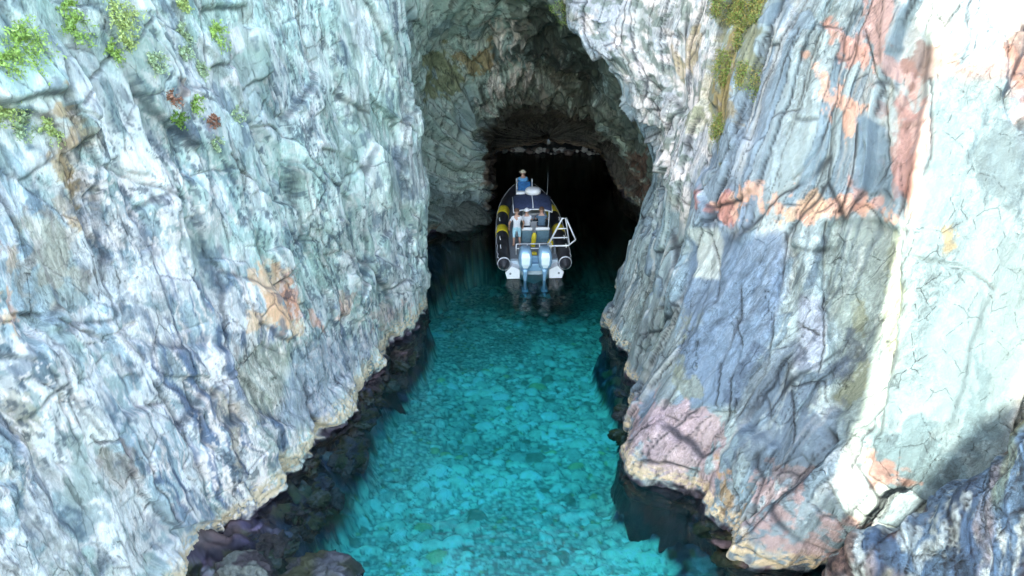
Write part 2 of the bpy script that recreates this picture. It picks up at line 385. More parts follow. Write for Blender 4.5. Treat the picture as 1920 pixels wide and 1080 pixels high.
# pale calcite veining, thicker in the bluish beds
vein = ridged(rl['x'] * 1.9, rl['z'] * 0.75, 131, 5)
vein = sstep(0.50, 0.64, vein + 0.12 * SL.w2) * (0.35 + 0.65 * reg_blue)
patch = sstep(0.50, 0.58, fbm(rl['x'] * 2.6, rl['z'] * 1.1, 141, 5) * 0.5 + 0.5) * (0.45 + 0.55 * reg_blue)
C = mix(C, pale, np.clip(vein + patch * 0.8, 0, 1) * 0.68)
# dark mineral streaks down the beds
C = C * (0.80 + 0.40 * rl['r2'] + 0.30 * (rl['r3'] - 0.5))[..., None] * 1.28
fs = ridged(rl['x'] * 6.5 + SL.wx, rl['z'] * 0.8, 171, 3); fs2 = ridged(rl['x'] * 5.0 + 31, rl['z'] * 0.6, 173, 3)
low = SL.inside([(330, 520), (700, 560), (790, 600), (500, 900), (430, 1000), (250, 1000), (250, 700)], 0.8, 0.6)
C = mix(C, alb(250, 252, 252) * 1.1, low * sstep(0.52, 0.72, fs) * 0.8)
C = mix(C, alb(84, 116, 156), low * sstep(0.58, 0.75, fs2) * 0.8)
C = mix(C, alb(250, 252, 252) * 1.15, SL.inside([(170, 300), (260, 290), (330, 420), (300, 560), (200, 420)], 0.6, 0.6) * sstep(0.5, 0.62, fbm(rl['x'] * 5, rl['z'] * 2.4, 175, 4) * 0.5 + 0.5) * 0.85)
streak = sstep(0.62, 0.82, ridged(rl['x'] * 2.3 + 11, rl['z'] * 0.28, 151, 3))
C = mix(C, alb(88, 110, 140), streak * 0.55 * (0.3 + 0.7 * reg_blue))
ochre = alb(196, 160, 84); rust = alb(236, 184, 158); salmon = alb(246, 200, 178); cream = alb(252, 226, 190); olive = alb(150, 150, 90)
def stain(sf, C, pts, col, op=0.8, soft=0.15, warp=0.3, breakup=0.0, k=200):
    m = sf.inside(pts, soft, warp)
    if breakup:
        m = sf.inside(pts, soft + 0.28, warp)
        n = fbm(sf.S * 2.6 + sf.wx * 0.6, sf.Z * 1.5, k, 5, 0.62)
        m = sstep(0.44 + breakup * 0.25, 0.60 + breakup * 0.25, m * (1 - 0.1) + 0.95 * n * (m > 0.01)) * sstep(0.0, 0.2, m) * 0.85
    return mix(C, col, m * op)
C = stain(SL, C, [(85, 200), (150, 190), (180, 300), (215, 420), (170, 440), (120, 330), (95, 290)], ochre, 0.75, breakup=0.4)
C = stain(SL, C, [(130, 230), (165, 210), (185, 300), (205, 390), (180, 400), (150, 330)], alb(150, 128, 70), 0.85, breakup=0.25, k=206)
C = stain(SL, C, [(110, 250), (170, 230), (200, 400), (150, 400)], alb(190, 176, 150), 0.6, breakup=0.35, k=205)
C = stain(SL, C, [(-40, 530), (60, 545), (130, 560), (110, 590), (-40, 585)], cream, 0.9, breakup=0.25, k=210)
C = stain(SL, C, [(-40, 550), (100, 565), (95, 585), (-40, 588)], salmon, 0.7, breakup=0.5, k=211)
C = stain(SL, C, [(-20, 370), (25, 400), (28, 470), (-20, 490)], alb(200, 150, 136), 0.7, breakup=0.4, k=212)
C = stain(SL, C, [(30, 480), (75, 470), (80, 530), (40, 545)], cream, 0.7, breakup=0.4, k=213)
C = stain(SL, C, [(470, 520), (500, 480), (540, 500), (560, 560), (565, 612), (468, 615)], cream, 0.95, 0.1, breakup=0.25, k=214)
C = stain(SL, C, [(485, 505), (515, 500), (560, 590), (555, 612), (480, 608)], alb(240, 196, 156), 0.75, breakup=0.5, k=215)
C = stain(SL, C, [(520, 490), (555, 510), (566, 600), (540, 600)], alb(220, 160, 140), 0.7, breakup=0.5, k=216)
C = stain(SL, C, [(585, 590), (608, 585), (608, 616), (588, 618)], rust, 0.9, 0.08, breakup=0.3, k=217)
C = stain(SL, C, [(630, 560), (660, 550), (650, 610), (625, 612)], rust, 0.7, breakup=0.4, k=218)
C = stain(SL, C, [(690, 590), (770, 560), (790, 590), (750, 615), (690, 622)], alb(222, 190, 178), 0.7, breakup=0.45, k=219)
C = stain(SL, C, [(300, 150), (330, 165), (340, 205), (320, 200)], alb(150, 116, 104), 0.7, 0.08, breakup=0.3, k=221)
C = stain(SL, C, [(385, 222), (420, 215), (420, 235), (390, 238)], alb(196, 140, 122), 0.7, 0.08, breakup=0.3, k=222)
C = stain(SL, C, [(200, 870), (240, 800), (260, 900), (230, 950)], alb(170, 150, 130), 0.55, breakup=0.4, k=223)
C = stain(SL, C, [(395, 720), (430, 740), (470, 840), (440, 860)], alb(176, 160, 120), 0.55, breakup=0.4, k=224)
C = mix(C, alb(70, 104, 132), sstep(0.56, 0.70, fbm(rl['x'] * 3.4, rl['z'] * 1.5, 181, 5, 0.62) * 0.5 + 0.5) * 0.6)
C = mix(C, alb(120, 160, 150), (1 - reg_blue) * sstep(0.5, 0.7, fbm(rl['x'] * 2.0 + 30, rl['z'] * 0.9, 183, 4) * 0.5 + 0.5) * 0.5)
C = stain(SL, C, [(0, 380), (200, 420), (240, 560), (150, 560), (-30, 470)], alb(212, 190, 150), 0.35, 0.4, breakup=0.55, k=225)
C = stain(SL, C, [(0, 720), (90, 760), (60, 900), (-30, 900)], alb(228, 220, 180), 0.4, 0.4, breakup=0.45, k=226)
C = stain(SL, C, [(420, 60), (470, 70), (465, 170), (430, 190)], pale, 0.85, breakup=0.3, k=227)
C = stain(SL, C, [(480, 640), (560, 630), (520, 780), (470, 790), (455, 720)], alb(176, 190, 170), 0.6, 0.3, k=228)
C = stain(SL, C, [(560, 640), (690, 630), (700, 660), (600, 790), (520, 820)], alb(160, 182, 200), 0.7, 0.3, k=229)
fl = fbm(rl['x'] * 9, rl['z'] * 4, 191, 4, 0.65)
fb_ = sstep(0.48, 0.60, vnoise(rl['x'] * 0.55, rl['z'] * 0.3, 193))
C = mix(C, alb(250, 253, 252) * 1.1, fb_ * sstep(0.20, 0.30, fl) * 0.7 * (0.4 + 0.6 * reg_blue)); C = mix(C, alb(60, 84, 104), fb_ * sstep(0.24, 0.34, -fl) * 0.65)
ck = 0.75 * np.maximum((1 - sstep(0.0, 0.03, rl['e1'])) * 0.85, np.maximum((1 - sstep(0, 0.04, rl['e2'])) * 0.8 * (rl['r1'] > 0.3), (1 - sstep(0, 0.07, rl['e3'])) * 0.55 * sstep(0.45, 0.6, vnoise(S * 0.6, Z * 0.6, 160))))
C = mix(C, dark, ck * sstep(0.2, 0.5, vnoise(S * 1.3, Z * 1.3, 161)) * (1 - 0.5 * smooth_l))
CLIN = [[(0,345),(40,380),(75,440),(85,500)],[(130,600),(165,615),(230,640),(290,610)],[(175,820),(190,835),(240,815)],[(490,230),(510,255),(545,330),(555,420),(590,480),(545,520)],[(500,240),(530,235),(570,270),(620,330)],[(600,420),(640,480),(660,520)],[(720,60),(710,200),(730,240)],[(650,140),(640,330),(670,380)],[(430,290),(470,330)],[(0,600),(60,590),(110,595)],[(370,720),(390,830),(430,870)],[(425,690),(440,790)],[(340,400),(350,470),(380,540)],[(120,900),(180,980),(200,1080)],[(0,750),(40,790),(60,850)],[(500,120),(520,180),(500,235)],[(560,300),(600,350),(580,420)],[(300,0),(260,60),(130,210)],[(110,110),(125,205),(200,230)]]
lines = np.zeros(S.shape)
for l in CLIN: lines = np.maximum(lines, SL.line(l, 0.05))
C = mix(C, dark, lines * 0.55 * sstep(0.3, 0.6, vnoise(S * 1.1, Z * 1.1, 165))); SL.D -= 0.07 * lines
SL.C = tide(SL, C)
SL.finish()
oL = SL.build('cliff_left', ROCK); tag(oL, 'pale teal and blue left cliff veined with white above the dark shelf', 'cliff', kind='structure')

# ---- right cliff with the brow over the cave mouth
RL = [
 (-4,   [(6, 28), (5.4, 24), (2.9, 20.4), (3.2, 18.2), (3.35, 16.5), (3.0, 15.0), (3.0, 13.1), (4.4, 12.2), (4.9, 11.1), (5.0, 10.3), (7.2, 10.6), (8.4, 9.9), (9.9, 8.4), (13, 4), (20, 0), (30, -4)]),
 (-0.5, [(6, 28), (5.2, 24), (3.15, 20.5), (3.45, 18.3), (3.6, 16.6), (3.3, 15.0), (3.3, 13.25), (4.65, 12.45), (5.2, 11.35), (5.25, 10.55), (6.8, 10.4), (8.1, 9.7), (9.6, 8.2), (13, 4), (20, 0), (30, -4)]),
 (0.5,  [(6, 28), (5, 24), (3.2, 20.5), (3.5, 18.3), (3.65, 16.6), (3.35, 15), (3.35, 13.3), (4.7, 12.5), (5.25, 11.4), (5.3, 10.6), (6.6, 10.1), (8, 9.4), (9.5, 8), (13, 4), (20, 0), (30, -4)]),
 (3.0,  [(6, 28), (5, 24), (3.85, 20.8), (3.9, 18.5), (4.05, 16.6), (4.0, 15.1), (4.2, 13.8), (5.0, 12.9), (5.7, 12.1), (6.5, 11.6), (7.0, 10.4), (8.2, 9.4), (9.8, 8.8), (13, 4), (20, 0), (30, -4)]),
 (5.5,  [(6, 28), (5.2, 24), (4.45, 21), (4.3, 18.8), (4.4, 17), (4.5, 15.6), (4.9, 14.4), (5.4, 13.5), (6.1, 12.8), (7.1, 12.3), (7.5, 11.5), (8.8, 10.9), (10.2, 10), (13, 5), (20, 0), (30, -4)]),
 (8.0,  [(5.2, 28), (4.6, 24), (3.2, 21.2), (4.2, 19.3), (4.7, 17.4), (4.8, 16.2), (5.1, 15.2), (5.6, 14.4), (6.4, 13.8), (7.2, 13.5), (7.7, 12.8), (9, 12.3), (10.6, 11.5), (13.5, 6), (20, 0), (30, -4)]),
 (9.7,  [(3, 28), (2.2, 25), (1.6, 21.8), (3.6, 20.2), (4.6, 18.2), (5, 17), (5.3, 16), (5.8, 15.2), (6.6, 14.7), (7.3, 14.4), (8, 13.8), (9.3, 13.2), (10.9, 12.5), (14, 7), (20, 0), (30, -4)]),
 (11.5, [(-6, 26), (-2.5, 24), (1, 22.3), (3.5, 20.8), (4.8, 18.8), (5.2, 17.6), (5.6, 16.6), (6.1, 15.8), (6.8, 15.3), (7.5, 15), (8.2, 14.6), (9.5, 14.1), (11.2, 13.4), (14, 8), (20, 0), (30, -4)]),
 (13.5, [(-6, 27), (-2.5, 25.2), (1, 23.8), (4, 22.2), (5.6, 20.4), (6, 19.2), (6.5, 18.3), (7.1, 17.4), (7.8, 16.9), (8.5, 16.6), (9.2, 16.2), (10.5, 15.6), (12.2, 14.6), (14.6, 8.6), (20.6, 0.6), (30, -4)]),
 (16,   [(-6, 32), (-2.5, 31), (1, 30), (6, 28), (9, 25), (10, 23.5), (10.6, 22), (11.4, 21), (12.2, 20.4), (13, 20), (14, 19.4), (15, 18.6), (16.6, 17), (18, 11), (23, 3), (33, -1)]),
 (19,   [(-6, 42), (-2.5, 42), (1, 41), (8, 38), (14, 33), (16, 31), (17, 29), (18, 27), (19, 26), (20, 25), (21, 24), (22, 23), (24, 21), (26, 14), (29, 6), (40, 1)]),
]
SR = cliff_surface(RL, (5.0, 25.5), 0.030, 0.35, (-0.8, 12.0), 0.030, 0.5, (0, 10, 8))
rr = relief(SR, -0.27, cell=(1.5, 5.0), bed=(0.95, 6.5))
S, Z = SR.S, SR.Z
flat = np.zeros(S.shape)
for pts in ([(1290, 450), (1470, 430), (1440, 620), (1380, 780), (1270, 750), (1270, 600)], [(1480, 450), (1540, 450), (1530, 720), (1480, 700)], [(1540, 430), (1700, 430), (1660, 800), (1600, 900), (1550, 700)],
            [(1740, 120), (1900, 200), (1910, 600), (1780, 930), (1640, 870), (1700, 500)], [(1890, 60), (1930, 60), (1930, 250), (1880, 220)]):
    flat = np.maximum(flat, SR.inside(pts, 0.25, 0.2))
speck = SR.inside([(1030, -80), (1360, -80), (1340, 280), (1280, 420), (1200, 300), (1130, 120)], 0.3, 0.4)
SR.D = rr['d'] * (1 - 0.84 * flat)
slab = SR.inside([(1745, 60), (1960, 60), (1960, 600), (1790, 950), (1640, 880), (1690, 520)], 0.05, 0.10)
ribs = ridged(rr['x'] / 0.62, rr['z'] / 9, 401, 2) - 0.5
rib_reg = SR.inside([(1460, -60), (1560, -60), (1480, 250), (1360, 480), (1280, 720), (1140, 640), (1200, 440), (1330, 300)], 0.4, 0.3)
SR.D += rib_reg * 0.22 * ribs
green_in = SR.inside([(1545, 430), (1700, 430), (1650, 820), (1560, 780), (1535, 560)], 0.12, 0.2)
SR.D += -0.22 * green_in
SR.D += 0.25 * slab
lip = SR.inside([(1000, -80), (1110, -80), (1200, 120), (1280, 300), (1240, 430), (1190, 420), (1190, 300), (1090, 130)], 0.4, 0.3)
vl = voro(S / 1.1, Z / 0.9, 411); vl2 = voro(S / 0.45, Z / 0.4, 415)
SR.D += lip * (0.42 * vl[1] + 0.14 * vl2[1])
blk = SR.inside([(1480, 700), (1540, 620), (1560, 700), (1540, 860), (1470, 880)], 0.15, 0.1)
SR.D += 0.18 * blk
rteal = alb(184, 214, 218); rblue = alb(132, 160, 190); rwhite = alb(240, 246, 248)
C = np.broadcast_to(alb(140, 174, 190), S.shape + (3,)).copy()
C = mix(C, rteal, sstep(0.3, 0.7, rr['r2']) * 0.7); C = C * (0.82 + 0.36 * rr['r3'])[..., None]
C = mix(C, rblue, sstep(0.45, 0.8, rr['r1'] * 0.5 + vnoise(rr['x'] * 0.5, rr['z'] * 0.3, 421) * 0.5) * 0.8)
strs = sstep(0.55, 0.8, ridged(rr['x'] * 2.6, rr['z'] * 0.16, 431, 3))
C = mix(C, alb(214, 228, 228), strs * 0.5); C = mix(C, alb(84, 104, 120), sstep(0.60, 0.85, ridged(rr['x'] * 2.1 + 20, rr['z'] * 0.14, 433, 3)) * 0.5 * (1 - flat))
# speckled pale face beside the cave mouth
C = mix(C, rwhite, speck * (0.35 + 0.6 * sstep(0.42, 0.6, fbm(S * 3.2, Z * 3.2, 441, 4) * 0.5 + 0.5)))
C = mix(C, alb(120, 146, 140), speck * sstep(0.52, 0.66, fbm(S * 4.2 + 9, Z * 4.2, 447, 4) * 0.5 + 0.5) * 0.8)
def st(pts, col, op=0.8, **k):
    global C; C = stain(SR, C, pts, col, op, **k)
st([(1240, 100), (1300, 60), (1310, 110), (1260, 150)], alb(208, 190, 140), 0.6, breakup=0.45, k=501)
st([(1345, -30), (1470, -30), (1440, 120), (1395, 230), (1360, 290), (1325, 240), (1340, 100)], alb(128, 132, 70), 0.75, warp=0.4, breakup=0.45, k=502)
st([(1360, 60), (1400, 60), (1390, 230), (1345, 240)], alb(160, 140, 70), 0.7, breakup=0.5, k=503)
st([(1300, 150), (1350, 130), (1340, 270), (1300, 250)], alb(160, 166, 110), 0.5, breakup=0.5, k=504)
# pink column and salmon bands
pink = alb(216, 184, 178)
st([(1610, -30), (1670, -30), (1680, 60), (1740, 140), (1730, 380), (1680, 430), (1650, 300), (1640, 160), (1600, 60)], pink, 0.9, warp=0.2, breakup=0.2, k=510)
st([(1650, 180), (1735, 170), (1725, 360), (1665, 380)], alb(176, 136, 130), 0.6, breakup=0.45, k=511)
st([(1520, 120), (1600, 180), (1640, 230), (1600, 260), (1540, 210)], alb(250, 206, 180), 0.9, breakup=0.35, k=512)
st([(1550, 60), (1620, 90), (1640, 160), (1590, 170)], alb(244, 190, 170), 0.8, breakup=0.35, k=513)
st([(1335, 370), (1400, 345), (1470, 350), (1480, 390), (1590, 360), (1650, 385), (1660, 410), (1540, 425), (1420, 418), (1340, 410)], alb(250, 206, 180), 0.95, soft=0.1, breakup=0.32, k=514)
st([(1335, 370), (1375, 365), (1370, 420), (1335, 415)], alb(190, 136, 130), 0.85, breakup=0.3, k=515)
st([(1590, 330), (1660, 370), (1650, 405), (1600, 400)], alb(226, 176, 162), 0.7, breakup=0.4, k=516)
st([(1490, 375), (1550, 360), (1540, 425), (1480, 420)], alb(252, 224, 190), 0.9, breakup=0.3, k=517)
st([(1870, 40), (1960, 30), (1960, 260), (1890, 250), (1875, 140)], alb(104, 72, 64), 0.9, warp=0.2, soft=0.1, breakup=0.15, k=518)
st([(1690, 100), (1900, 110), (1890, 180), (1850, 220), (1700, 160)], alb(150, 120, 112), 0.8, breakup=0.3, k=519)
# sunlit pale slab
st([(1740, 150), (1880, 150), (1880, 250), (1925, 330), (1925, 620), (1790, 950), (1640, 870), (1690, 520), (1720, 400)], alb(106, 138, 150), 0.94, warp=0.2, soft=0.12, k=520)
st([(1640, 780), (1760, 800), (1830, 700), (1880, 700), (1790, 940), (1640, 870)], alb(78, 112, 126), 0.8, breakup=0.25, k=521)
st([(1620, 850), (1680, 860), (1780, 930), (1770, 950), (1660, 900)], alb(150, 116, 104), 0.8, soft=0.08, breakup=0.25, k=522)
st([(1740, 440), (1830, 450), (1840, 490), (1780, 490)], alb(150, 136, 84), 0.7, breakup=0.35, k=523)
st([(1830, 230), (1920, 250), (1960, 420), (1880, 420), (1820, 300)], alb(78, 104, 116), 0.9, breakup=0.2, k=524)
# grey green slab
st([(1545, 430), (1690, 430), (1700, 520), (1640, 830), (1600, 860), (1560, 780), (1535, 560)], alb(134, 160, 160), 0.9, soft=0.2, warp=0.25, k=530)
st([(1545, 560), (1640, 560), (1600, 800), (1560, 760)], alb(120, 126, 84), 0.6, soft=0.3, breakup=0.45, k=531)
st([(1560, 620), (1600, 600), (1590, 780), (1560, 760)], alb(66, 84, 106), 0.7, soft=0.2, breakup=0.4, k=532)
st([(1550, 440), (1600, 430), (1590, 620), (1560, 640)], alb(150, 178, 176), 0.7, soft=0.2, breakup=0.4, k=533)
st([(1640, 440), (1690, 450), (1680, 620), (1650, 700)], alb(150, 170, 150), 0.7, soft=0.2, breakup=0.45, k=534)
vs_ = SR.inside([(1300, 430), (1710, 420), (1650, 850), (1270, 760)], 0.3, 0.3)
C = mix(C, alb(190, 214, 214), vs_ * sstep(0.60, 0.78, ridged(rr['x'] * 4.5, rr['z'] * 0.35, 571, 3)) * 0.55)
C = mix(C, alb(70, 92, 110), vs_ * sstep(0.60, 0.80, ridged(rr['x'] * 4.0 + 50, rr['z'] * 0.3, 573, 3)) * 0.55)
# blue grey slabs
st([(1300, 450), (1470, 440), (1440, 620), (1380, 760), (1275, 750), (1270, 600)], alb(118, 150, 180), 0.85, soft=0.12, warp=0.15, k=540)
st([(1310, 430), (1350, 430), (1340, 530), (1300, 520)], alb(206, 228, 228), 0.9, soft=0.05, warp=0.08, k=541)
st([(1490, 560), (1540, 560), (1530, 700), (1480, 690)], alb(160, 180, 200), 0.85, soft=0.1, warp=0.1, k=542)
st([(1380, 700), (1480, 640), (1560, 700), (1560, 880), (1500, 930), (1370, 860)], alb(78, 100, 126), 0.65, soft=0.3, breakup=0.3, k=543)
st([(1600, 230), (1650, 230), (1660, 370), (1590, 350)], alb(120, 156, 176), 0.9, soft=0.06, warp=0.1, k=544)
st([(1190, 740), (1290, 750), (1370, 800), (1390, 880), (1330, 920), (1210, 890), (1185, 820)], alb(214, 186, 190), 0.75, soft=0.25, breakup=0.25, k=545)
st([(1420, 900), (1520, 920), (1600, 960), (1570, 1040), (1410, 1030)], alb(206, 178, 176), 0.75, soft=0.25, breakup=0.28, k=546)
st([(1440, 860), (1500, 870), (1480, 970), (1430, 960)], alb(150, 130, 124), 0.6, soft=0.2, breakup=0.35, k=547)
st([(1355, 840), (1390, 860), (1400, 980), (1375, 950)], alb(200, 160, 90), 0.7, soft=0.1, breakup=0.35, k=548)
st([(1140, 580), (1200, 520), (1300, 600), (1260, 760), (1190, 700)], alb(160, 180, 176), 0.5, soft=0.3, breakup=0.4, k=549)
st([(1270, 600), (1310, 590), (1290, 760), (1260, 740)], alb(150, 160, 110), 0.5, soft=0.15, breakup=0.4, k=550)
st([(1000, -60), (1060, -60), (1100, 60), (1040, 60)], alb(90, 100, 60), 0.6, soft=0.2, breakup=0.4, k=551)
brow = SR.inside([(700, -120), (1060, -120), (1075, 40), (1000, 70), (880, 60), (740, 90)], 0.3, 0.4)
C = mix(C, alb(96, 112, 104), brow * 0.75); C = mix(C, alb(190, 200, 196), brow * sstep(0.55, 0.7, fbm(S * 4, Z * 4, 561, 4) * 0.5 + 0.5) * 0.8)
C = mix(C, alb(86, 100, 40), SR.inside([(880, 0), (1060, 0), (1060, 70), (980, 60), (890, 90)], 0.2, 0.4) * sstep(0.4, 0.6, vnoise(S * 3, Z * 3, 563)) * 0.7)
ck = np.maximum((1 - sstep(0.0, 0.03, rr['e1'])) * 0.9, np.maximum((1 - sstep(0, 0.05, rr['e2'])) * 0.75 * (1 - 0.75 * flat), (1 - sstep(0, 0.08, rr['e3'])) * 0.5 * (1 - flat) * sstep(0.45, 0.6, vnoise(S * 0.6, Z * 0.6, 460))))
ck = ck * (1 - 0.75 * slab) * (1 - 0.55 * flat)
C = mix(C, alb(40, 50, 62), ck * sstep(0.2, 0.45, vnoise(S * 1.3, Z * 1.3, 461)))
upr = SR.inside([(1480, -100), (1990, -100), (1990, 430), (1430, 400)], 0.6, 0.4)
C = C * (1 - (0.08 + 0.22 * np.maximum(slab, upr)) * (1 - speck))[..., None] * np.array([0.95, 1.0, 1.03])
CRIN = [[(1330,430),(1345,520),(1340,560)],[(1380,540),(1382,600),(1345,690),(1335,760)],[(1375,600),(1385,650),(1365,720),(1360,790)],[(1470,440),(1440,600),(1430,700),(1375,800)],[(1545,420),(1540,560),(1530,700)],[(1490,610),(1530,630)],[(1480,730),(1540,720),(1545,760)],[(1480,740),(1485,830)],[(1700,430),(1690,520),(1650,760),(1600,880)],[(1560,0),(1520,110),(1500,180),(1470,260)],[(1590,330),(1570,400)],[(1870,40),(1880,120),(1870,200),(1890,250)],[(1700,480),(1780,500),(1860,540)],[(1890,230),(1920,300)],[(1470,0),(1420,160),(1370,300),(1260,470),(1180,580)],[(1500,60),(1440,220),(1400,330)],[(1380,340),(1270,520),(1200,640)],[(1620,60),(1660,180),(1650,300)],[(1740,150),(1735,300),(1700,420)],[(1450,880),(1500,850),(1540,900)],[(1560,900),(1600,970)],[(1390,870),(1400,960)],[(1440,120),(1390,270)],[(1560,200),(1530,280),(1480,340)],[(1600,240),(1590,330)]]
lines = np.zeros(S.shape)
for l in CRIN: lines = np.maximum(lines, SR.line(l, 0.036))
C = mix(C, alb(34, 44, 56), lines * 0.75 * sstep(0.25, 0.55, vnoise(S * 1.4, Z * 1.4, 465))); SR.D -= 0.07 * lines
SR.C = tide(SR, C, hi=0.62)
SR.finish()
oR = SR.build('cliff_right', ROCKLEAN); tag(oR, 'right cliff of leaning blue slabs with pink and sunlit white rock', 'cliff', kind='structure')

# ---- cave: lofted rings measured at several depths
def ring(Y, pts): return [at_y(px, py, Y) for px, py in pts]
rings = [
 ring(22.9, [(640, 760), (600, 500), (590, 250), (600, 50), (690, -120), (840, -220), (1010, -220), (1150, -160), (1260, 0), (1330, 200), (1350, 330), (1330, 520), (1310, 720)]),
 ring(23.8, [(735, 690), (730, 480), (725, 280), (725, 90), (780, -40), (870, -60), (980, -30), (1080, 20), (1170, 130), (1240, 250), (1262, 340), (1252, 480), (1240, 660)]),
 ring(26.0, [(775, 620), (772, 450), (768, 290), (775, 130), (810, 55), (880, 22), (985, 30), (1070, 60), (1140, 150), (1215, 260), (1235, 345), (1232, 450), (1225, 600)]),
 ring(28.5, [(805, 540), (800, 400), (792, 280), (800, 155), (840, 95), (905, 78), (990, 90), (1062, 110), (1130, 175), (1200, 262), (1225, 340), (1225, 420), (1220, 540)]),
 ring(30.5, [(850, 500), (865, 390), (850, 290), (855, 200), (895, 150), (945, 128), (1005, 128), (1055, 140), (1120, 195), (1178, 255), (1215, 320), (1222, 390), (1218, 500)]),
 ring(32.0, [(905, 470), (910, 360), (898, 290), (893, 240), (925, 200), (958, 176), (1010, 168), (1060, 178), (1110, 205), (1150, 250), (1190, 310), (1215, 370), (1215, 460)]),
 ring(33.5, [(918, 440), (920, 350), (905, 280), (905, 240), (935, 205), (965, 190), (1015, 186), (1065, 192), (1110, 215), (1140, 255), (1160, 300), (1180, 350), (1185, 440)]),
 ring(36.5, [(925, 420), (925, 330), (918, 270), (925, 240), (945, 222), (975, 210), (1020, 206), (1070, 210), (1108, 225), (1125, 250), (1138, 285), (1150, 330), (1155, 420)]),
 ring(42.0, [(930, 360), (932, 290), (934, 262), (942, 240), (958, 226), (985, 218), (1022, 214), (1065, 218), (1098, 226), (1114, 240), (1124, 262), (1130, 290), (1134, 360)]),
 ring(44.0, [(1010, 300), (1005, 275), (1000, 262), (998, 252), (1000, 246), (1008, 242), (1022, 240), (1040, 242), (1052, 246), (1056, 252), (1060, 262), (1060, 275), (1055, 300)]),
]
rings.append([np.array(rings[-1]).mean(0) + 0.25 * (q - np.array(rings[-1]).mean(0)) + [0, 0.5, 0] for q in rings[-1]])
rings.append([np.array(rings[-1]).mean(0) + 0.0001 * (q - np.array(rings[-1]).mean(0)) + [0, 1.2, 0] for q in rings[-1]])
A = np.array(rings)
A = catmull(A, 24); A = catmull(A.transpose(1, 0, 2), 24).transpose(1, 0, 2)
Ld = np.concatenate([[0], np.cumsum(np.linalg.norm(np.diff(A[:, A.shape[1] // 2], axis=0), axis=1))])
La = np.concatenate([[0], np.cumsum(np.linalg.norm(np.diff(A[24 * 3], axis=0), axis=1))])
td = np.arange(0, Ld[-1], 0.06); ta = np.arange(0, La[-1], 0.05)
B = interp_rows(A, Ld, td); B = interp_rows(B.transpose(1, 0, 2), La, ta)
Sg, Zg = np.meshgrid(ta, td, indexing='ij')
SCV = Surf(B, Sg, Zg, (0.8, 29, 2.0))
rc_ = relief(SCV, 0.3, big=1.1, mid=1.5, small=1.4, cell=(1.3, 1.7), bed=(0.8, 2.6))
S, Z = SCV.S, SCV.Z
fade = 1 - 0.55 * sstep(34, 40, SCV.P[..., 1])
folds = ridged(S / 0.55 + Z * 0.35 + SCV.wx * 0.8, Z / 2.6 - S * 0.15, 601, 3) - 0.45
fold_reg = SCV.inside([(930, 40), (1010, 40), (1110, 180), (1080, 200), (960, 200), (900, 230), (900, 150)], 0.4, 0.3)
SCV.D = rc_['d'] * fade + 0.25 * sstep(29, 31.5, SCV.P[..., 1]) * (ridged(Z * 0.9 + SCV.wx * 0.5, S * 0.25, 641, 2) - 0.5) + fold_reg * folds * 0.42
C = np.broadcast_to(alb(188, 228, 222), S.shape + (3,)).copy()
C = mix(C, alb(206, 232, 226), sstep(0.45, 0.75, rc_['r2'] * 0.5 + rc_['fine'] * 0.3 + 0.3) * 0.7)
C = mix(C, alb(130, 172, 186), sstep(0.5, 0.8, vnoise(S * 0.8, Z * 0.8, 621)) * 0.6)
C = mix(C, alb(250, 255, 250), fold_reg * sstep(0.45, 0.75, ridged(S / 0.5 + Z * 0.4 + SCV.wx, Z / 2.2, 605, 3)) * 0.8)
def sc(pts, col, op=0.8, **k):
    global C; C = stain(SCV, C, pts, col, op, **k)
sc([(850, 120), (925, 85), (935, 130), (900, 150), (860, 160)], alb(176, 150, 70), 0.8, soft=0.25, breakup=0.35, k=701)
sc([(790, 120), (850, 90), (870, 150), (830, 200), (790, 190)], alb(140, 150, 84), 0.8, soft=0.2, breakup=0.3, k=702)
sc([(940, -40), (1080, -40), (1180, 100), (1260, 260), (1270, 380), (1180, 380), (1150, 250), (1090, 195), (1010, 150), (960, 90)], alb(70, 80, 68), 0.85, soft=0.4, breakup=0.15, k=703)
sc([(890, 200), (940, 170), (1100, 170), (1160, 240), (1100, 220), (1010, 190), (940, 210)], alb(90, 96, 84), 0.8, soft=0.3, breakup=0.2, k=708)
sc([(780, 330), (900, 360), (905, 440), (790, 440)], alb(120, 146, 146), 0.75, soft=0.25, k=704)
sc([(1140, 285), (1215, 270), (1225, 380), (1170, 370)], alb(120, 76, 64), 0.75, soft=0.2, breakup=0.4, k=705)
sc([(910, 290), (935, 260), (930, 340), (912, 350)], alb(140, 104, 74), 0.7, soft=0.15, k=706)
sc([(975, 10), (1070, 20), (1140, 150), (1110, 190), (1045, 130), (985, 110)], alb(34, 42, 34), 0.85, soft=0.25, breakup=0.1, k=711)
rid = SCV.inside([(925, 40), (975, 50), (985, 120), (1010, 175), (930, 195), (905, 235), (890, 190), (925, 130)], 0.3, 0.3)
rg = ridged(S / 0.42 + Z * 0.25 + SCV.wx * 0.5, Z / 3.2, 713, 2); C = mix(C, alb(250, 255, 252), rid * sstep(0.5, 0.75, rg) * 0.8); C = mix(C, alb(60, 74, 72), rid * sstep(0.42, 0.2, rg) * 0.7); SCV.D += rid * 0.18 * (rg - 0.5)
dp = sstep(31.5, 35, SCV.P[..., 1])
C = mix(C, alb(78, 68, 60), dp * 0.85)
C = mix(C, alb(30, 38, 40), (1 - sstep(0, 0.05, rc_['e2'])) * 0.6)
C = mix(C, alb(30, 38, 40), (1 - sstep(0, 0.04, rc_['e1'])) * 0.7)
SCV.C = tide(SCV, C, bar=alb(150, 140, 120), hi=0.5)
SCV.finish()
oC = SCV.build('cave', ROCK); tag(oC, 'dark sea cave with a folded arched roof and ochre recess behind the boat', 'cave', kind='structure')

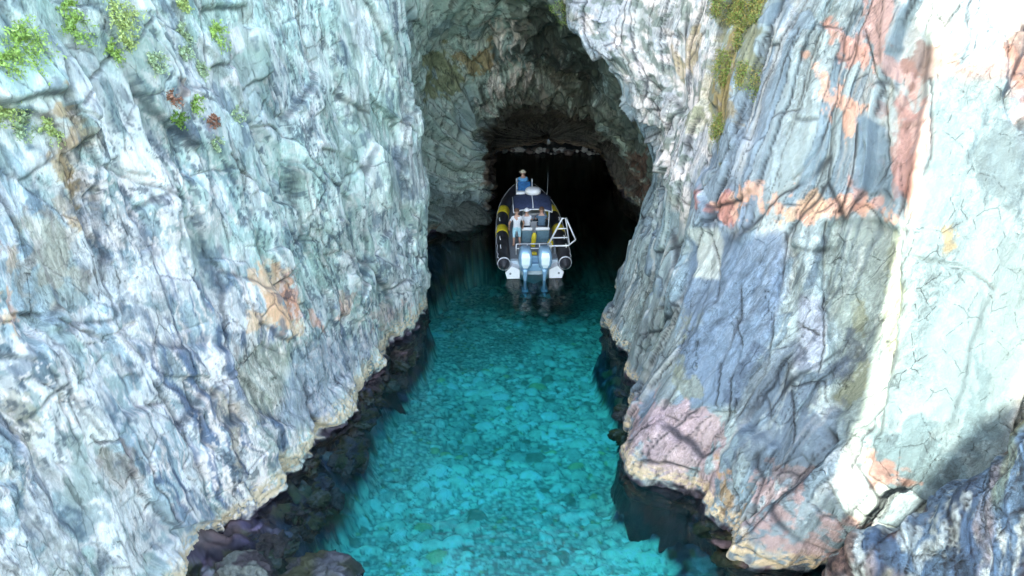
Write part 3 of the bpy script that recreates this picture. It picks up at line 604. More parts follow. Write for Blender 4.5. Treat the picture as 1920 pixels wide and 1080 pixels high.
# ------------------------------------------------------------------ sea bed and water
def seabed():
    fx = lambda g: np.where((g > -9) & (g < 9.5), 0.045, np.where(np.abs(g) < 20, 0.6, 12.0))
    fy = lambda g: np.where((g > 7.5) & (g < 30), 0.045, np.where((g > -12) & (g < 50), 0.5, 12.0))
    xs = density_samples(np.array([-320.0, 320.0]), fx); ys = density_samples(np.array([-320.0, 60.0]), fy)
    X, Y = np.meshgrid(xs, ys, indexing='ij')
    ly = np.array([-30, -14, -10, -3, 3.2, 7.2, 10.67, 12.45, 14.65, 17.7, 20.9, 22.3, 24.6, 29.5, 31.5, 33, 37, 42, 44, 60])
    lx = np.array([-40, -22, -13.5, -9.9, -8.7, -7.72, -6.66, -5.95, -5.2, -4.31, -3.3, -3.2, -4.4, -3.0, -1.6, -1.1, -0.9, -0.8, 1, 1])
    ry = np.array([-30, 4, 8, 9.4, 10.1, 10.6, 11.4, 12.5, 13.3, 15, 16.6, 18.3, 20.5, 24, 28, 33, 37, 42, 44, 60])
    rx = np.array([60, 13, 9.5, 8, 6.6, 5.3, 5.25, 4.7, 3.35, 3.35, 3.65, 3.5, 3.2, 5, 5.8, 5.9, 5.7, 5.6, 1, 1])
    wl = np.interp(Y, [-10, 5, 9, 10.7, 13.8, 17, 20, 25, 44], [3.0, 3.0, 2.7, 2.4, 1.35, 0.8, 0.4, 0.4, 0.6])
    wr = np.interp(Y, [-10, 8, 10.8, 13, 15, 20, 25, 44], [2.4, 2.1, 1.6, 0.75, 0.45, 0.35, 0.5, 0.6])
    n1 = fbm(X * 0.7, Y * 0.7, 801, 4); n2 = fbm(X * 2.2, Y * 2.2, 805, 4)
    dl = (X - np.interp(Y, ly, lx)) / wl + 0.42 * n1 + 0.30 * n2
    dr = (np.interp(Y, ry, rx) - X) / wr + 0.42 * n1 + 0.30 * n2
    deep = -2.1 - 1.2 * sstep(20, 30, Y) - 5 * sstep(2, -40, Y) * 1.0 + 0.25 * fbm(X * 0.3, Y * 0.3, 809, 3)
    sh_l = 1 - sstep(0.1, 1.1, dl); sh_r = 1 - sstep(0.1, 1.1, dr)
    top_l = -0.30 + 0.32 * sstep(0.1, -0.4, dl) + 0.40 * n1 + 0.35 * n2 - 0.6 * sstep(14, 18, Y)
    top_l = top_l + 0.34 * sstep(14.5, 11.0, Y)
    top_r = -1.1 + 0.5 * n1 + 0.4 * n2
    z = deep + (top_l - deep) * sh_l; z = z + (np.maximum(top_r, z) - z) * sh_r
    z = np.where((dl < -3) | (dr < -3), -3.0, z)
    wx_ = X + 0.05 * n2 + 0.02 * fbm(X * 9, Y * 9, 811, 2); wy_ = Y + 0.05 * fbm(X * 2.4, Y * 2.4, 813, 3)
    g, gr, _ = vstone(wx_ / 0.14, wy_ / 0.12, 815)
    a, ar_, ab = vstone(wx_ / 0.30, wy_ / 0.25, 821); b, br, bb = vstone(wx_ / 0.56 + 3, wy_ / 0.45, 831)
    f1 = voro(X / 0.48, Y / 0.44, 821)[1]
    pm = vnoise(X * 0.55 + 3, Y * 0.5, 835) + 0.3 * n2; ab = ab * (pm > 0.36); bb = bb * (pm > 0.42)
    ma = sstep(1.08, 0.92, a) * (ab > 0.22); mb = sstep(1.06, 0.94, b) * (bb > 0.50)
    peb = 0.03 * np.sqrt(np.clip(1 - g * g, 0, 1)); peb = np.where(ma > 0.5, 0.03 + 0.07 * np.sqrt(np.clip(1 - a * a, 0, 1)), peb); peb = np.where(mb > 0.5, 0.05 + 0.12 * np.sqrt(np.clip(1 - b * b, 0, 1)), peb)
    rockm = np.clip(np.maximum(sh_l, sh_r), 0, 1)
    z = z + peb * (1 - 0.6 * rockm) + rockm * (0.12 * fbm(X * 6, Y * 6, 851, 4) + (0.34 * sh_l + 0.15 * sh_r) * voro(X / 0.9 + 0.3 * n2, Y / 0.8, 853)[1] + 0.16 * f1)
    bz = sstep(39.5, 43, Y); z = z + (0.15 + 0.3 * n2 - z) * bz
    for _ in range(1):
        z[1:-1] = (z[:-2] + 2 * z[1:-1] + z[2:]) / 4; z[:, 1:-1] = (z[:, :-2] + 2 * z[:, 1:-1] + z[:, 2:]) / 4
    def stonecol(r):
        q = np.broadcast_to(np.array([0.70, 0.74, 0.62]), X.shape + (3,)).copy()
        q = mix(q, np.array([0.48, 0.54, 0.48]), sstep(0.34, 0.1, r)); q = mix(q, np.array([0.82, 0.84, 0.76]), sstep(0.6, 0.8, r))
        q = mix(q, np.array([0.84, 0.83, 0.76]), (r > 0.955) * 1.0); q = mix(q, np.array([0.56, 0.44, 0.18]), ((r > 0.90) & (r < 0.93)) * 0.8); return mix(q, np.array([0.16, 0.19, 0.15]), ((r > 0.40) & (r < 0.43)) * 0.8)
    shadowgap = np.array([0.11, 0.15, 0.14])
    c = mix(stonecol(gr) * 0.86, shadowgap, sstep(0.8, 1.15, g) * 0.6)
    c = mix(c, shadowgap, sstep(1.30, 1.0, a) * (ab > 0.22) * 0.7); c = mix(c, stonecol(ar_), ma)
    c = mix(c, shadowgap, sstep(1.22, 1.0, b) * (bb > 0.50) * 0.75); c = mix(c, stonecol(br), mb)
    c = c * (0.80 + 0.40 * vnoise(X * 9, Y * 9, 861))[..., None]
    c = c * (0.74 + 0.46 * vnoise(X * 0.6, Y * 0.6, 863))[..., None]
    X0, Y0 = X, Y; X = X + 0.9 * z; Y = Y + 0.7 * z
    weed = np.array([0.040, 0.032, 0.050]) * (0.4 + 2.2 * vnoise(X * 5, Y * 5, 871) ** 2)[..., None]
    weed = mix(weed, np.array([0.10, 0.07, 0.085]), sstep(0.55, 0.75, vnoise(X * 2.4, Y * 2.4, 873)) * 0.8)
    weed = mix(weed, np.array([0.075, 0.08, 0.030]), sstep(0.6, 0.78, vnoise(X * 3.1 + 5, Y * 3.1, 875)) * 0.7)
    weed = mix(weed, np.array([0.20, 0.21, 0.20]), sstep(0.72, 0.84, vnoise(X * 1.7 + 9, Y * 1.7, 877)) * 0.6)
    weed = weed * (0.45 + 1.3 * voro(X / 0.30 + 0.4 * n2, Y / 0.28, 881)[2])[..., None] * np.array([0.95, 1.0, 1.15])
    weed = mix(weed, np.array([0.085, 0.055, 0.055]) * (0.4 + 1.2 * vnoise(X * 11, Y * 11, 885))[..., None], sstep(-0.35, 0.0, z) * 0.75 * sstep(0.35, 0.6, vnoise(X * 1.9, Y * 1.9, 887)))
    c = mix(c, weed, sstep(0.10, 0.40, rockm + 0.12 * n2))
    c = mix(c, np.array([0.03, 0.04, 0.04]), sstep(21, 32, Y + 1.0 * n1 + 0.9 * (X - 1.0)) * 0.9)  # bed darkens towards the cave: the gloom there is put into its colour
    X, Y = X0, Y0
    P = np.stack([X, Y, z], -1)
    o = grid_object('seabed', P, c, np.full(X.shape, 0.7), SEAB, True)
    tag(o, 'cobbled sea bed with dark weedy shelves seen through turquoise water', 'seabed', kind='structure')
    return o
SEAB = rock_material('seabed_cobbles', 1.0, 0.25, (1, 1, 1), 0.35)
# grid order gives normals pointing down without the flip
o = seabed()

def water():
    m, N, L, b = newmat('clear_turquoise_water')
    N.remove(b); out = N['Material Output']
    tr = N.new('ShaderNodeBsdfTransparent'); gl = N.new('ShaderNodeBsdfGlossy'); gl.inputs['Roughness'].default_value = 0.03
    fr = N.new('ShaderNodeFresnel'); fr.inputs['IOR'].default_value = 1.40
    mx = N.new('ShaderNodeMixShader')
    tc = N.new('ShaderNodeTexCoord')
    mp = N.new('ShaderNodeMapping'); mp.inputs['Scale'].default_value = (0.8, 2.0, 1)
    n = N.new('ShaderNodeTexNoise'); n.inputs['Scale'].default_value = 2.2; n.inputs['Detail'].default_value = 3; n.inputs['Distortion'].default_value = 0.4
    L.new(tc.outputs['Object'], mp.inputs[0]); L.new(mp.outputs[0], n.inputs['Vector'])
    bp = N.new('ShaderNodeBump'); bp.inputs['Strength'].default_value = 0.35; bp.inputs['Distance'].default_value = 0.05
    L.new(n.outputs['Fac'], bp.inputs['Height']); L.new(bp.outputs[0], gl.inputs['Normal']); L.new(bp.outputs[0], fr.inputs['Normal'])
    L.new(fr.outputs[0], mx.inputs[0]); L.new(tr.outputs[0], mx.inputs[1]); L.new(gl.outputs[0], mx.inputs[2])
    L.new(mx.outputs[0], out.inputs['Surface'])
    va = N.new('ShaderNodeVolumeAbsorption'); va.inputs['Color'].default_value = (0.0, 0.976, 0.984, 1); va.inputs['Density'].default_value = 0.85
    L.new(va.outputs[0], out.inputs['Volume'])
    bm = bmesh.new(); bmesh.ops.create_cube(bm, size=1)
    for v in bm.verts: v.co = Vector((v.co.x * 600, -120 + v.co.y * 356, 0.0 if v.co.z > 0 else -12))
    me = bpy.data.meshes.new('water'); bm.to_mesh(me); bm.free(); me.materials.append(m)
    o = bpy.data.objects.new('water', me); COL.objects.link(o)
    tag(o, 'clear turquoise water of the narrow inlet darkening into the cave', 'water', kind='structure')
water()

# ------------------------------------------------------------------ loose boulders and the dark outcrop
def boulder(name, loc, rad, seed, col, mat, label, rot=0.0, group=None, amp=0.16, sub=5, weed=None, cat='boulder', facet=1.6):
    bm = bmesh.new(); bmesh.ops.create_icosphere(bm, subdivisions=sub, radius=1)
    co = np.array([v.co[:] for v in bm.verts])
    u = co[:, 0] + 0.6 * co[:, 2] + seed * 3.1; v = co[:, 1] - 0.5 * co[:, 2] + seed * 1.7
    e, f, r = voro(u * facet, v * facet, 900 + seed); e2, f2, r2 = voro(u * facet * 3, v * facet * 3, 910 + seed)
    d = 1 + amp * (1.5 * f + 0.5 * f2 + 0.8 * fbm(u * 1.3, v * 1.3, 920 + seed, 4) + 0.4 * fbm(u * 7, v * 7, 925 + seed, 3))
    co = co * d[:, None] * np.array(rad)
    c_, s_ = math.cos(rot), math.sin(rot)
    co = np.stack([co[:, 0] * c_ - co[:, 1] * s_, co[:, 0] * s_ + co[:, 1] * c_, co[:, 2]], -1)
    for vv, p in zip(bm.verts, co): vv.co = p
    for fc in bm.faces: fc.smooth = True
    me = bpy.data.meshes.new(name); bm.to_mesh(me); bm.free()
    cc = np.broadcast_to(np.array(col), (len(co), 3)) * (0.7 + 0.5 * r[:, None]) * (0.8 + 0.4 * vnoise(u * 9, v * 9, 930)[:, None])
    if weed is not None: cc = mix(cc, np.array(weed), sstep(0.45, 0.65, vnoise(u * 2.2, v * 2.2, 940 + seed)))
    cc = mix(cc, np.array(col) * 0.3, (1 - sstep(0, 0.06, e)) * 0.7)
    a = me.color_attributes.new('Col', 'FLOAT_COLOR', 'POINT'); q = np.ones((len(co), 4), np.float32); q[:, :3] = cc; a.data.foreach_set('color', q.reshape(-1))
    b = me.attributes.new('rough', 'FLOAT', 'POINT'); b.data.foreach_set('value', np.full(len(co), 0.7, np.float32))
    me.materials.append(mat); o = bpy.data.objects.new(name, me); COL.objects.link(o); o.location = loc
    tag(o, label, cat, group); return o
p = at_z(455, 1066, 0.15); boulder('boulder', (p[0], p[1], -0.06), (0.60, 0.42, 0.30), 1, alb(120, 136, 134), ROCK, 'pale grey boulder at the foot of the left cliff, at the bottom edge', weed=(0.06, 0.05, 0.055), amp=0.34)
p = at_z(600, 1085, -0.1); boulder('boulder', (p[0], p[1], -0.16), (0.80, 0.58, 0.32), 2, (0.08, 0.085, 0.10), ROCK, 'rounded dark grey boulder awash beside the turquoise shallows', weed=(0.05, 0.055, 0.03), amp=0.34)
RW = rock_material('weedy_rock', 1.5, 0.9, (1, 1, 1), 1.3)
brn = random.Random(11)
LYX = [(8.5, -7.3), (10.67, -6.66), (12.45, -5.95), (14.65, -5.2), (17.7, -4.31), (20.5, -3.4)]; RYX = [(9.4, 8.0), (10.1, 6.6), (10.6, 5.3), (11.4, 5.25), (12.5, 4.7), (13.3, 3.35), (15, 3.35), (18.3, 3.5)]
def weedy(n, tab, side, y0, y1, wd, label, group, seed):
    for i in range(n):
        y = y0 + (y1 - y0) * ((i + brn.random()) / n); x = float(np.interp(y, [t[0] for t in tab], [t[1] for t in tab])); k = 1 - 0.72 * (y - y0) / (y1 - y0)
        off = brn.uniform(0.0, wd * k); r = brn.uniform(0.17, 0.40) * (0.55 + 0.6 * k); z = -0.12 - 0.55 * off / (wd * k) * brn.uniform(0.3, 1.4)
        g = brn.random(); col = (0.085, 0.055, 0.060) if g < 0.45 else (0.045, 0.05, 0.075) if g < 0.8 else (0.10, 0.11, 0.10)
        boulder('weedy_rock', (x + side * off, y, z), (r * brn.uniform(0.8, 1.4), r * brn.uniform(0.8, 1.3), r * 0.6), seed + i, col, RW, label, rot=brn.uniform(0, 6), group=group, amp=0.42, sub=4, weed=(0.05, 0.05, 0.022) if g > 0.3 else None, cat='rock')
weedy(44, LYX, 1, 9.6, 19.5, 1.7, 'dark purple brown weedy rock awash along the foot of the left cliff', 'weedy rocks along the left waterline', 60)
weedy(10, RYX, -1, 10.6, 17.5, 0.7, 'dark weedy rock under water along the foot of the right cliff', 'weedy rocks along the right waterline', 120)
crest = [(4.75, 7.7, -2), (4.95, 7.8, 1.0), (5.3, 7.9, 2.5), (5.6, 7.95, 3.45), (6.2, 7.95, 3.75), (6.8, 7.95, 4.25), (7.3, 8.1, 4.7), (7.8, 8.4, 5.2), (8.2, 9.0, 6.1), (8.7, 9.8, 7.0), (10, 11.5, 8.5)]
crest = [(x, y, z - 0.22) for x, y, z in crest]
rows = [[(x + 2.2, y + 1.6, min(z - 5, -2)) for x, y, z in crest], [(x + 0.7, y + 0.75, z - 1.0) for x, y, z in crest], crest, [(x + 0.45, y - 0.75, z - 0.7) for x, y, z in crest], [(x + 0.7, y - 1.9, z - 2.4) for x, y, z in crest], [(x + 1.2, y - 3.2, min(z - 6, -2)) for x, y, z in crest]]
G = catmull(np.array(rows, float), 40); G = catmull(G.transpose(1, 0, 2), 40).transpose(1, 0, 2)
la = np.concatenate([[0], np.cumsum(np.linalg.norm(np.diff(G[:, 200], axis=0), axis=1))]); lb_ = np.concatenate([[0], np.cumsum(np.linalg.norm(np.diff(G[80], axis=0), axis=1))])
ta = np.arange(0, la[-1], 0.04); tb_ = np.arange(0, lb_[-1], 0.04)
G = interp_rows(interp_rows(G, la, ta).transpose(1, 0, 2), lb_, tb_)
SO, ZO = np.meshgrid(tb_, ta, indexing='ij')
SOU = Surf(G, SO, ZO, (3, 3, 12)); ro = relief(SOU, 0.6, big=0.8, mid=1.9, small=2.2, cell=(0.8, 1.3), bed=(0.6, 1.8)); SOU.D = ro['d'] * 0.9 - 0.12
C = np.broadcast_to(alb(84, 116, 150), SO.shape + (3,)).copy()
C = mix(C, alb(52, 74, 104), sstep(0.4, 0.6, vnoise(ro['x'] * 1.4, ro['z'] * 0.7, 951)) * 0.8)
C = mix(C, alb(140, 132, 134), sstep(0.57, 0.7, fbm(ro['x'] * 1.1, ro['z'] * 0.8, 953, 4) * 0.5 + 0.5) * 0.7)
C = mix(C, alb(170, 190, 200), sstep(0.53, 0.62, fbm(ro['x'] * 2.6, ro['z'] * 1.6, 957, 5, 0.65) * 0.5 + 0.5) * 0.75); C = mix(C, alb(90, 66, 58), sstep(0.56, 0.66, fbm(ro['x'] * 1.8 + 20, ro['z'] * 1.2, 959, 5, 0.65) * 0.5 + 0.5) * 0.8)
C = mix(C, alb(110, 126, 90), sstep(0.66, 0.74, vnoise(ro['x'] * 1.3 + 7, ro['z'] * 1.0, 955)) * 0.5)
C = mix(C, alb(30, 34, 46), np.maximum((1 - sstep(0, 0.05, ro['e1'])) * 0.9, (1 - sstep(0, 0.07, ro['e2'])) * 0.7))
SOU.C = tide(SOU, C * np.array([1.0, 1.08, 1.0]) * (0.65 + 0.7 * ro['r2'])[..., None]); SOU.finish(); o = SOU.build('rock_outcrop', rock_material('broken_rock', 1.3, 1.0, (1, 1, 0.8), 1.5)); tag(o, 'dark blue and brown rock outcrop in the bottom right corner', 'rock')
p = at_z(850, 425, 0.0); boulder('rock_ledge', (p[0] - 0.35, p[1] + 0.9, -0.05), (1.75, 1.5, 0.85), 8, alb(112, 138, 136), ROCK, 'low dark rock ledge under the left wall inside the cave mouth', amp=0.2, sub=6, weed=alb(92, 108, 104), cat='rock')
# pale stones washed up on the inner beach
srn = random.Random(5)
STONE = [simple('stone_%s' % n, c, 0.7, 0, 0.3, 6, 0.2) for n, c in (('grey', (0.20, 0.20, 0.19)), ('pale', (0.42, 0.41, 0.38)), ('brown', (0.16, 0.12, 0.10)))]
protos = []
for k in range(3):
    bm = bmesh.new(); bmesh.ops.create_icosphere(bm, subdivisions=3, radius=1)
    for v in bm.verts:
        n = 0.28 * math.sin(v.co.x * 2.1 + k) * math.cos(v.co.y * 2.7 - k) + 0.12 * math.sin(v.co.z * 5 + v.co.x * 4 + k)
        v.co *= 1 + n
    for f in bm.faces: f.smooth = True
    me = bpy.data.meshes.new('stone'); bm.to_mesh(me); bm.free(); me.materials.append(STONE[k]); protos.append(me)
for i in range(52):
    px = 945 + 178 * (i + srn.random() * 0.8) / 52
    p = at_z(px, 283 + srn.uniform(-9, 7), 0.05)
    o = bpy.data.objects.new('stone', protos[i % 3]); COL.objects.link(o)
    s = 0.05 + 0.20 * srn.random() ** 2.5; o.location = (p[0], min(p[1], 42.6), 0.08 + s * 0.3); o.scale = (s * srn.uniform(0.9, 1.6), s, s * 0.7); o.rotation_euler = (0, 0, srn.uniform(0, 6))
    tag(o, 'washed up stone on the dark beach at the back of the cave', 'stone', "stones on the cave's inner beach")

# ------------------------------------------------------------------ plants rooted in the cliff
LEAF = {}
def leafmat(name, rgb):
    if name not in LEAF:
        m = simple(name, rgb, 0.6, 0, 0.5, 14, 0); LEAF[name] = m
    return LEAF[name]
def tuft(name, P, Nn, r, n, mat, label, cat='plant', group=None, leaf=0.05, seed=1, kind=None, droop=0.5):
    q = random.Random(seed); V = []; F = []
    Nn = Vector(Nn).normalized(); t = Nn.cross(Vector((0, 0, 1))).normalized(); b = t.cross(Nn)
    nstem = max(5, n // 14)
    for sidx in range(nstem):
        a = q.uniform(0, 6.283); e = q.uniform(0.5, 1.45); L = r * q.uniform(0.3, 1.25)
        root = t * math.cos(a) * r * 0.5 * q.random() + b * math.sin(a) * r * 0.5 * q.random()
        d = (Nn * math.cos(e) + (t * math.cos(a) + b * math.sin(a)) * math.sin(e)).normalized()
        tip = root + d * L + Vector((0, 0, -droop * L * 0.5)); sw = t.cross(d).normalized() * 0.006 if t.cross(d).length > 0.01 else b * 0.006; i = len(V)
        V += [-Nn * 0.05, root + sw, tip, root - sw]; F.append((i, i + 1, i + 2, i + 3))
        for k in range(14):
            f = (k + 1) / 14
            c = root + d * L * f + Vector((0, 0, -droop * L * f * f * 0.5)) + Vector((q.gauss(0, 1), q.gauss(0, 1), q.gauss(0, 1))) * r * 0.05
            ax = Vector((q.gauss(0, 1), q.gauss(0, 1), q.gauss(0, 1) + 0.6)).normalized(); sd = ax.cross(Vector((q.gauss(0, 1), q.gauss(0, 1), q.gauss(0, 1)))).normalized()
            l = leaf * q.uniform(0.6, 1.4); i = len(V)
            V += [c - ax * l * 0.2, c + sd * l * 0.3 + ax * l * 0.4, c + ax * l * 1.1, c - sd * l * 0.3 + ax * l * 0.4]; F.append((i, i + 1, i + 2, i + 3))
    me = bpy.data.meshes.new(name); me.from_pydata([v[:] for v in V], [], F); me.materials.append(mat)
    o = bpy.data.objects.new(name, me); COL.objects.link(o); o.location = P
    return tag(o, label, cat, group, kind)
LG = leafmat('bright_leaf', (0.36, 0.52, 0.13)); LY = leafmat('yellow_green_leaf', (0.44, 0.52, 0.18)); LD = leafmat('deep_leaf', (0.13, 0.24, 0.04)); LR = leafmat('dry_leaf', (0.34, 0.16, 0.10)); LP = leafmat('pale_leaf', (0.42, 0.52, 0.30))
PLANTS = [
 (48, 85, 0.40, LG, 'large bright green plant at the left edge of the cliff, the biggest of all'),
 (20, 122, 0.22, LG, 'bright green tuft hanging just under the biggest plant'),
 (146, 50, 0.26, LG, 'tall bright green plant on the cliff, second from the left at the top'),
 (132, 8, 0.16, LG, 'small green tuft cut off by the top edge, above the tall plant'),
 (226, 30, 0.30, LY, 'broad yellow green plant near the top edge, third from the left'),
 (216, 96, 0.20, LG, 'green tuft just below the broad yellow green plant'),
 (245, 72, 0.16, LY, 'thin yellow green tuft to the right of the green tuft'),
 (346, 6, 0.15, LY, 'small yellow tuft at the top edge with reddish rock beside it'),
 (350, 60, 0.20, LP, 'pale green tuft left of the green plant with red stems'),
 (410, 62, 0.26, LG, 'green plant with reddish stems, the rightmost in the upper row'),
 (350, 96, 0.14, LP, 'faint pale tuft below the pale green tuft'),
 (296, 118, 0.20, LP, 'pale grey green plant in the middle of the group'),
 (380, 132, 0.17, LP, 'pale tuft growing below the rightmost plant of the upper row'),
 (374, 196, 0.17, LG, 'round bright green tuft above the rusty patch'),
 (338, 224, 0.17, LD, 'dark green mossy tuft at the lower end of a brown streak'),
 (446, 214, 0.18, LP, 'pale green tuft to the right of the rusty patch'),
 (404, 228, 0.13, LR, 'small rust red dry plant between two green tufts'),
 (326, 182, 0.15, LR, 'brown dry plant above the dark green mossy tuft'),
 (8, 205, 0.24, LY, 'yellow green plant at the left edge halfway down the slope'),
 (46, 236, 0.20, LP, 'pale plant beside the yellow green plant at the left edge'),
 (104, 240, 0.20, LY, 'low yellowish plant above the ochre streak'),
 (408, 268, 0.14, LP, 'faint lowest tuft of the whole group, on bare rock'),
]
for i, (px, py, r, m, lab) in enumerate(PLANTS):
    P, Nn = SL.surface_point(px, py)
    tuft('cliff_plant', P - Nn * 0.03, Nn, r, int(260 + r * 2300), m, lab, 'plant', 'plants growing on the left cliff', leaf=0.042, seed=40 + i)
# moss in the gully of the right cliff and on the brow: uncountable
def moss(sf, name, region, n, mats, label, seed):
    q = np.random.default_rng(seed); prob = region * (vnoise(sf.S * 2.2, sf.Z * 1.5, seed) > 0.48)
    idx = np.flatnonzero(prob.reshape(-1) > 0.4); idx = q.choice(idx, n)
    P = sf.F.reshape(-1, 3)[idx]; Nn = sf.N.reshape(-1, 3)[idx]
    V = []; F = []; M = []
    for i in range(n):
        k = q.integers(0, len(mats))
        for j in range(4):
            c = P[i] + Nn[i] * q.uniform(0, 0.07) + q.normal(0, 0.05, 3); a = q.normal(0, 1, 3); a /= np.linalg.norm(a); b = np.cross(a, q.normal(0, 1, 3)); b /= np.linalg.norm(b)
            l = q.uniform(0.014, 0.042); s = len(V)
            V += [c - a * l * 0.3, c + b * l * 0.4 + a * l * 0.4, c + a * l, c - b * l * 0.4 + a * l * 0.4]; F.append((s, s + 1, s + 2, s + 3)); M.append(k)
    me = bpy.data.meshes.new(name); me.from_pydata([tuple(v) for v in V], [], F)
    for m in mats: me.materials.append(m)
    me.polygons.foreach_set('material_index', M)
    o = bpy.data.objects.new(name, me); COL.objects.link(o); tag(o, label, 'moss', kind='stuff')
LO = leafmat('ochre_moss', (0.30, 0.24, 0.07)); LM = leafmat('olive_moss', (0.18, 0.20, 0.06))
moss(SR, 'moss', SR.inside([(1350, -30), (1465, -30), (1440, 110), (1400, 200), (1365, 280), (1335, 230), (1345, 100)], 0.2, 0.4), 5500, [LO, LM, LM, LD], 'yellow green moss filling the gully of the right cliff', 51)
moss(SR, 'moss', SR.inside([(880, -20), (1055, -20), (1060, 60), (980, 60), (890, 90)], 0.2, 0.3), 700, [LM, LD], 'dark green moss hanging on the brow above the cave', 52)

# ------------------------------------------------------------------ boat: mesh helpers
def mesh_obj(name, bm, mat, parent=None, smooth=False, loc=None):
    bmesh.ops.recalc_face_normals(bm, faces=bm.faces)
    me = bpy.data.meshes.new(name); bm.to_mesh(me); bm.free()
    for m in (mat if isinstance(mat, list) else [mat]): me.materials.append(m)
    if smooth:
        for f in me.polygons: f.use_smooth = True
    o = bpy.data.objects.new(name, me); COL.objects.link(o); o.parent = parent
    if loc is not None: o.location = loc
    return o
def box(bm, c, s, bev=0.02, rot=None, taper=1.0):
    r = bmesh.ops.create_cube(bm, size=1); vs = r['verts']
    for v in vs:
        k = taper if v.co.z > 0 else 1
        v.co = Vector((v.co.x * s[0] * k, v.co.y * s[1] * k, v.co.z * s[2]))
        if rot is not None: v.co = rot @ v.co
        v.co += Vector(c)
    if bev:
        es = list({e for v in vs for e in v.link_edges}); bmesh.ops.bevel(bm, geom=es, offset=bev, segments=2, affect='EDGES', profile=0.6)
def sweep(bm, pts, rad, n=12, cap=True):
    pts = [Vector(p) for p in pts]; rad = rad if isinstance(rad, (list, tuple)) else [rad] * len(pts)
    prev = None; up = Vector((0, 0, 1))
    for i, p in enumerate(pts):
        d = (pts[min(i + 1, len(pts) - 1)] - pts[max(i - 1, 0)]).normalized()
        u = up if abs(d.z) < 0.9 else Vector((0, 1, 0)); a = d.cross(u).normalized(); b = a.cross(d)
        ring = [bm.verts.new(p + (a * math.cos(t) + b * math.sin(t)) * rad[i]) for t in [2 * math.pi * k / n for k in range(n)]]
        if prev:
            for k in range(n): bm.faces.new((prev[k], prev[(k + 1) % n], ring[(k + 1) % n], ring[k]))
        elif cap: bm.faces.new(ring)
        prev = ring
    if cap: bm.faces.new(prev[::-1])
def smooth_path(pts, n=8):
    return [tuple(p) for p in catmull(np.array(pts, float), n)]
def loft(bm, sections, closed=True, cap=True):
    prev = None; first = None
    for s in sections:
        ring = [bm.verts.new(p) for p in s]
        if prev:
            m = len(ring)
            for k in range(m if closed else m - 1): bm.faces.new((prev[k], prev[(k + 1) % m], ring[(k + 1) % m], ring[k]))
        else: first = ring
        prev = ring
    if cap: bm.faces.new(first); bm.faces.new(prev[::-1])
def rrect(cx, cy, z, w, d, r, n=5):
    out = []
    for sx, sy, a0 in ((1, 1, 0), (-1, 1, 90), (-1, -1, 180), (1, -1, 270)):
        for k in range(n + 1):
            a = R(a0 + 90 * k / n); out.append((cx + sx * (w / 2 - r) + r * math.cos(a), cy + sy * (d / 2 - r) + r * math.sin(a), z))
    return out
M = {
 'black': simple('black_hypalon', (0.020, 0.020, 0.025), 0.5, 0, 0.6, 3, 0.08),
 'yellow': simple('yellow_hypalon', (0.72, 0.55, 0.03), 0.5, 0, 0.15, 8, 0.04),
 'hull': simple('pale_gelcoat', (0.50, 0.60, 0.66), 0.3, 0, 0.10, 4, 0.0),
 'white': simple('white_paint', (0.80, 0.80, 0.80), 0.35, 0, 0.06, 6, 0.0),
 'deck': simple('grey_deck', (0.16, 0.18, 0.20), 0.7, 0, 0.2, 18, 0.08),
 'navy': simple('navy_canvas', (0.022, 0.035, 0.085), 0.75, 0, 0.3, 9, 0.12),
 'cowl': simple('metallic_blue_cowling', (0.34, 0.56, 0.74), 0.25, 0.35, 0.08, 5, 0.0),
 'cowl_light': simple('silver_cowling_panel', (0.78, 0.88, 0.92), 0.25, 0.0, 0.06, 5, 0.0),
 'engine': simple('engine_leg_paint', (0.22, 0.40, 0.56), 0.3, 0.2, 0.1, 6, 0.0),
 'steel': simple('white_coated_tube', (0.78, 0.80, 0.82), 0.3, 0.1, 0.08, 10, 0.0),
 'seat': simple('seat_vinyl', (0.66, 0.67, 0.70), 0.55, 0, 0.08, 9, 0.04),
 'seatback': simple('teal_grey_vinyl', (0.10, 0.19, 0.23), 0.6, 0, 0.15, 9, 0.04),
 'bluecloth': simple('blue_cloth', (0.03, 0.19, 0.46), 0.8, 0, 0.3, 10, 0.1),
 'skin': simple('skin', (0.50, 0.28, 0.20), 0.55, 0, 0.1, 20, 0.0),
 'shirt': simple('white_shirt', (0.70, 0.70, 0.72), 0.85, 0, 0.12, 18, 0.1),
 'cyan': simple('pale_blue_cloth', (0.38, 0.66, 0.74), 0.85, 0, 0.12, 18, 0.1),
 'sky': simple('sky_blue_shirt', (0.12, 0.42, 0.72), 0.85, 0, 0.15, 18, 0.1),
 'slate': simple('slate_shirt', (0.08, 0.14, 0.20), 0.85, 0, 0.15, 18, 0.1),
 'hair': simple('brown_hair', (0.10, 0.05, 0.03), 0.7, 0, 0.3, 40, 0.2),
 'cream': simple('cream_cloth', (0.74, 0.66, 0.50), 0.85, 0, 0.12, 18, 0.1),
 'shorts': simple('dark_shorts', (0.05, 0.06, 0.09), 0.85, 0, 0.15, 18, 0.1),
 'glass': simple('dark_acrylic', (0.02, 0.03, 0.04), 0.08, 0, 0.05, 4, 0.0),
}
BOAT = empty('inflatable_boat', (0.88, 24.75, 0), R(2.0)); BOAT.scale = (0.89, 0.94, 1)
tag(BOAT, 'black and yellow rigid inflatable boat with two blue outboards entering the cave', 'boat')
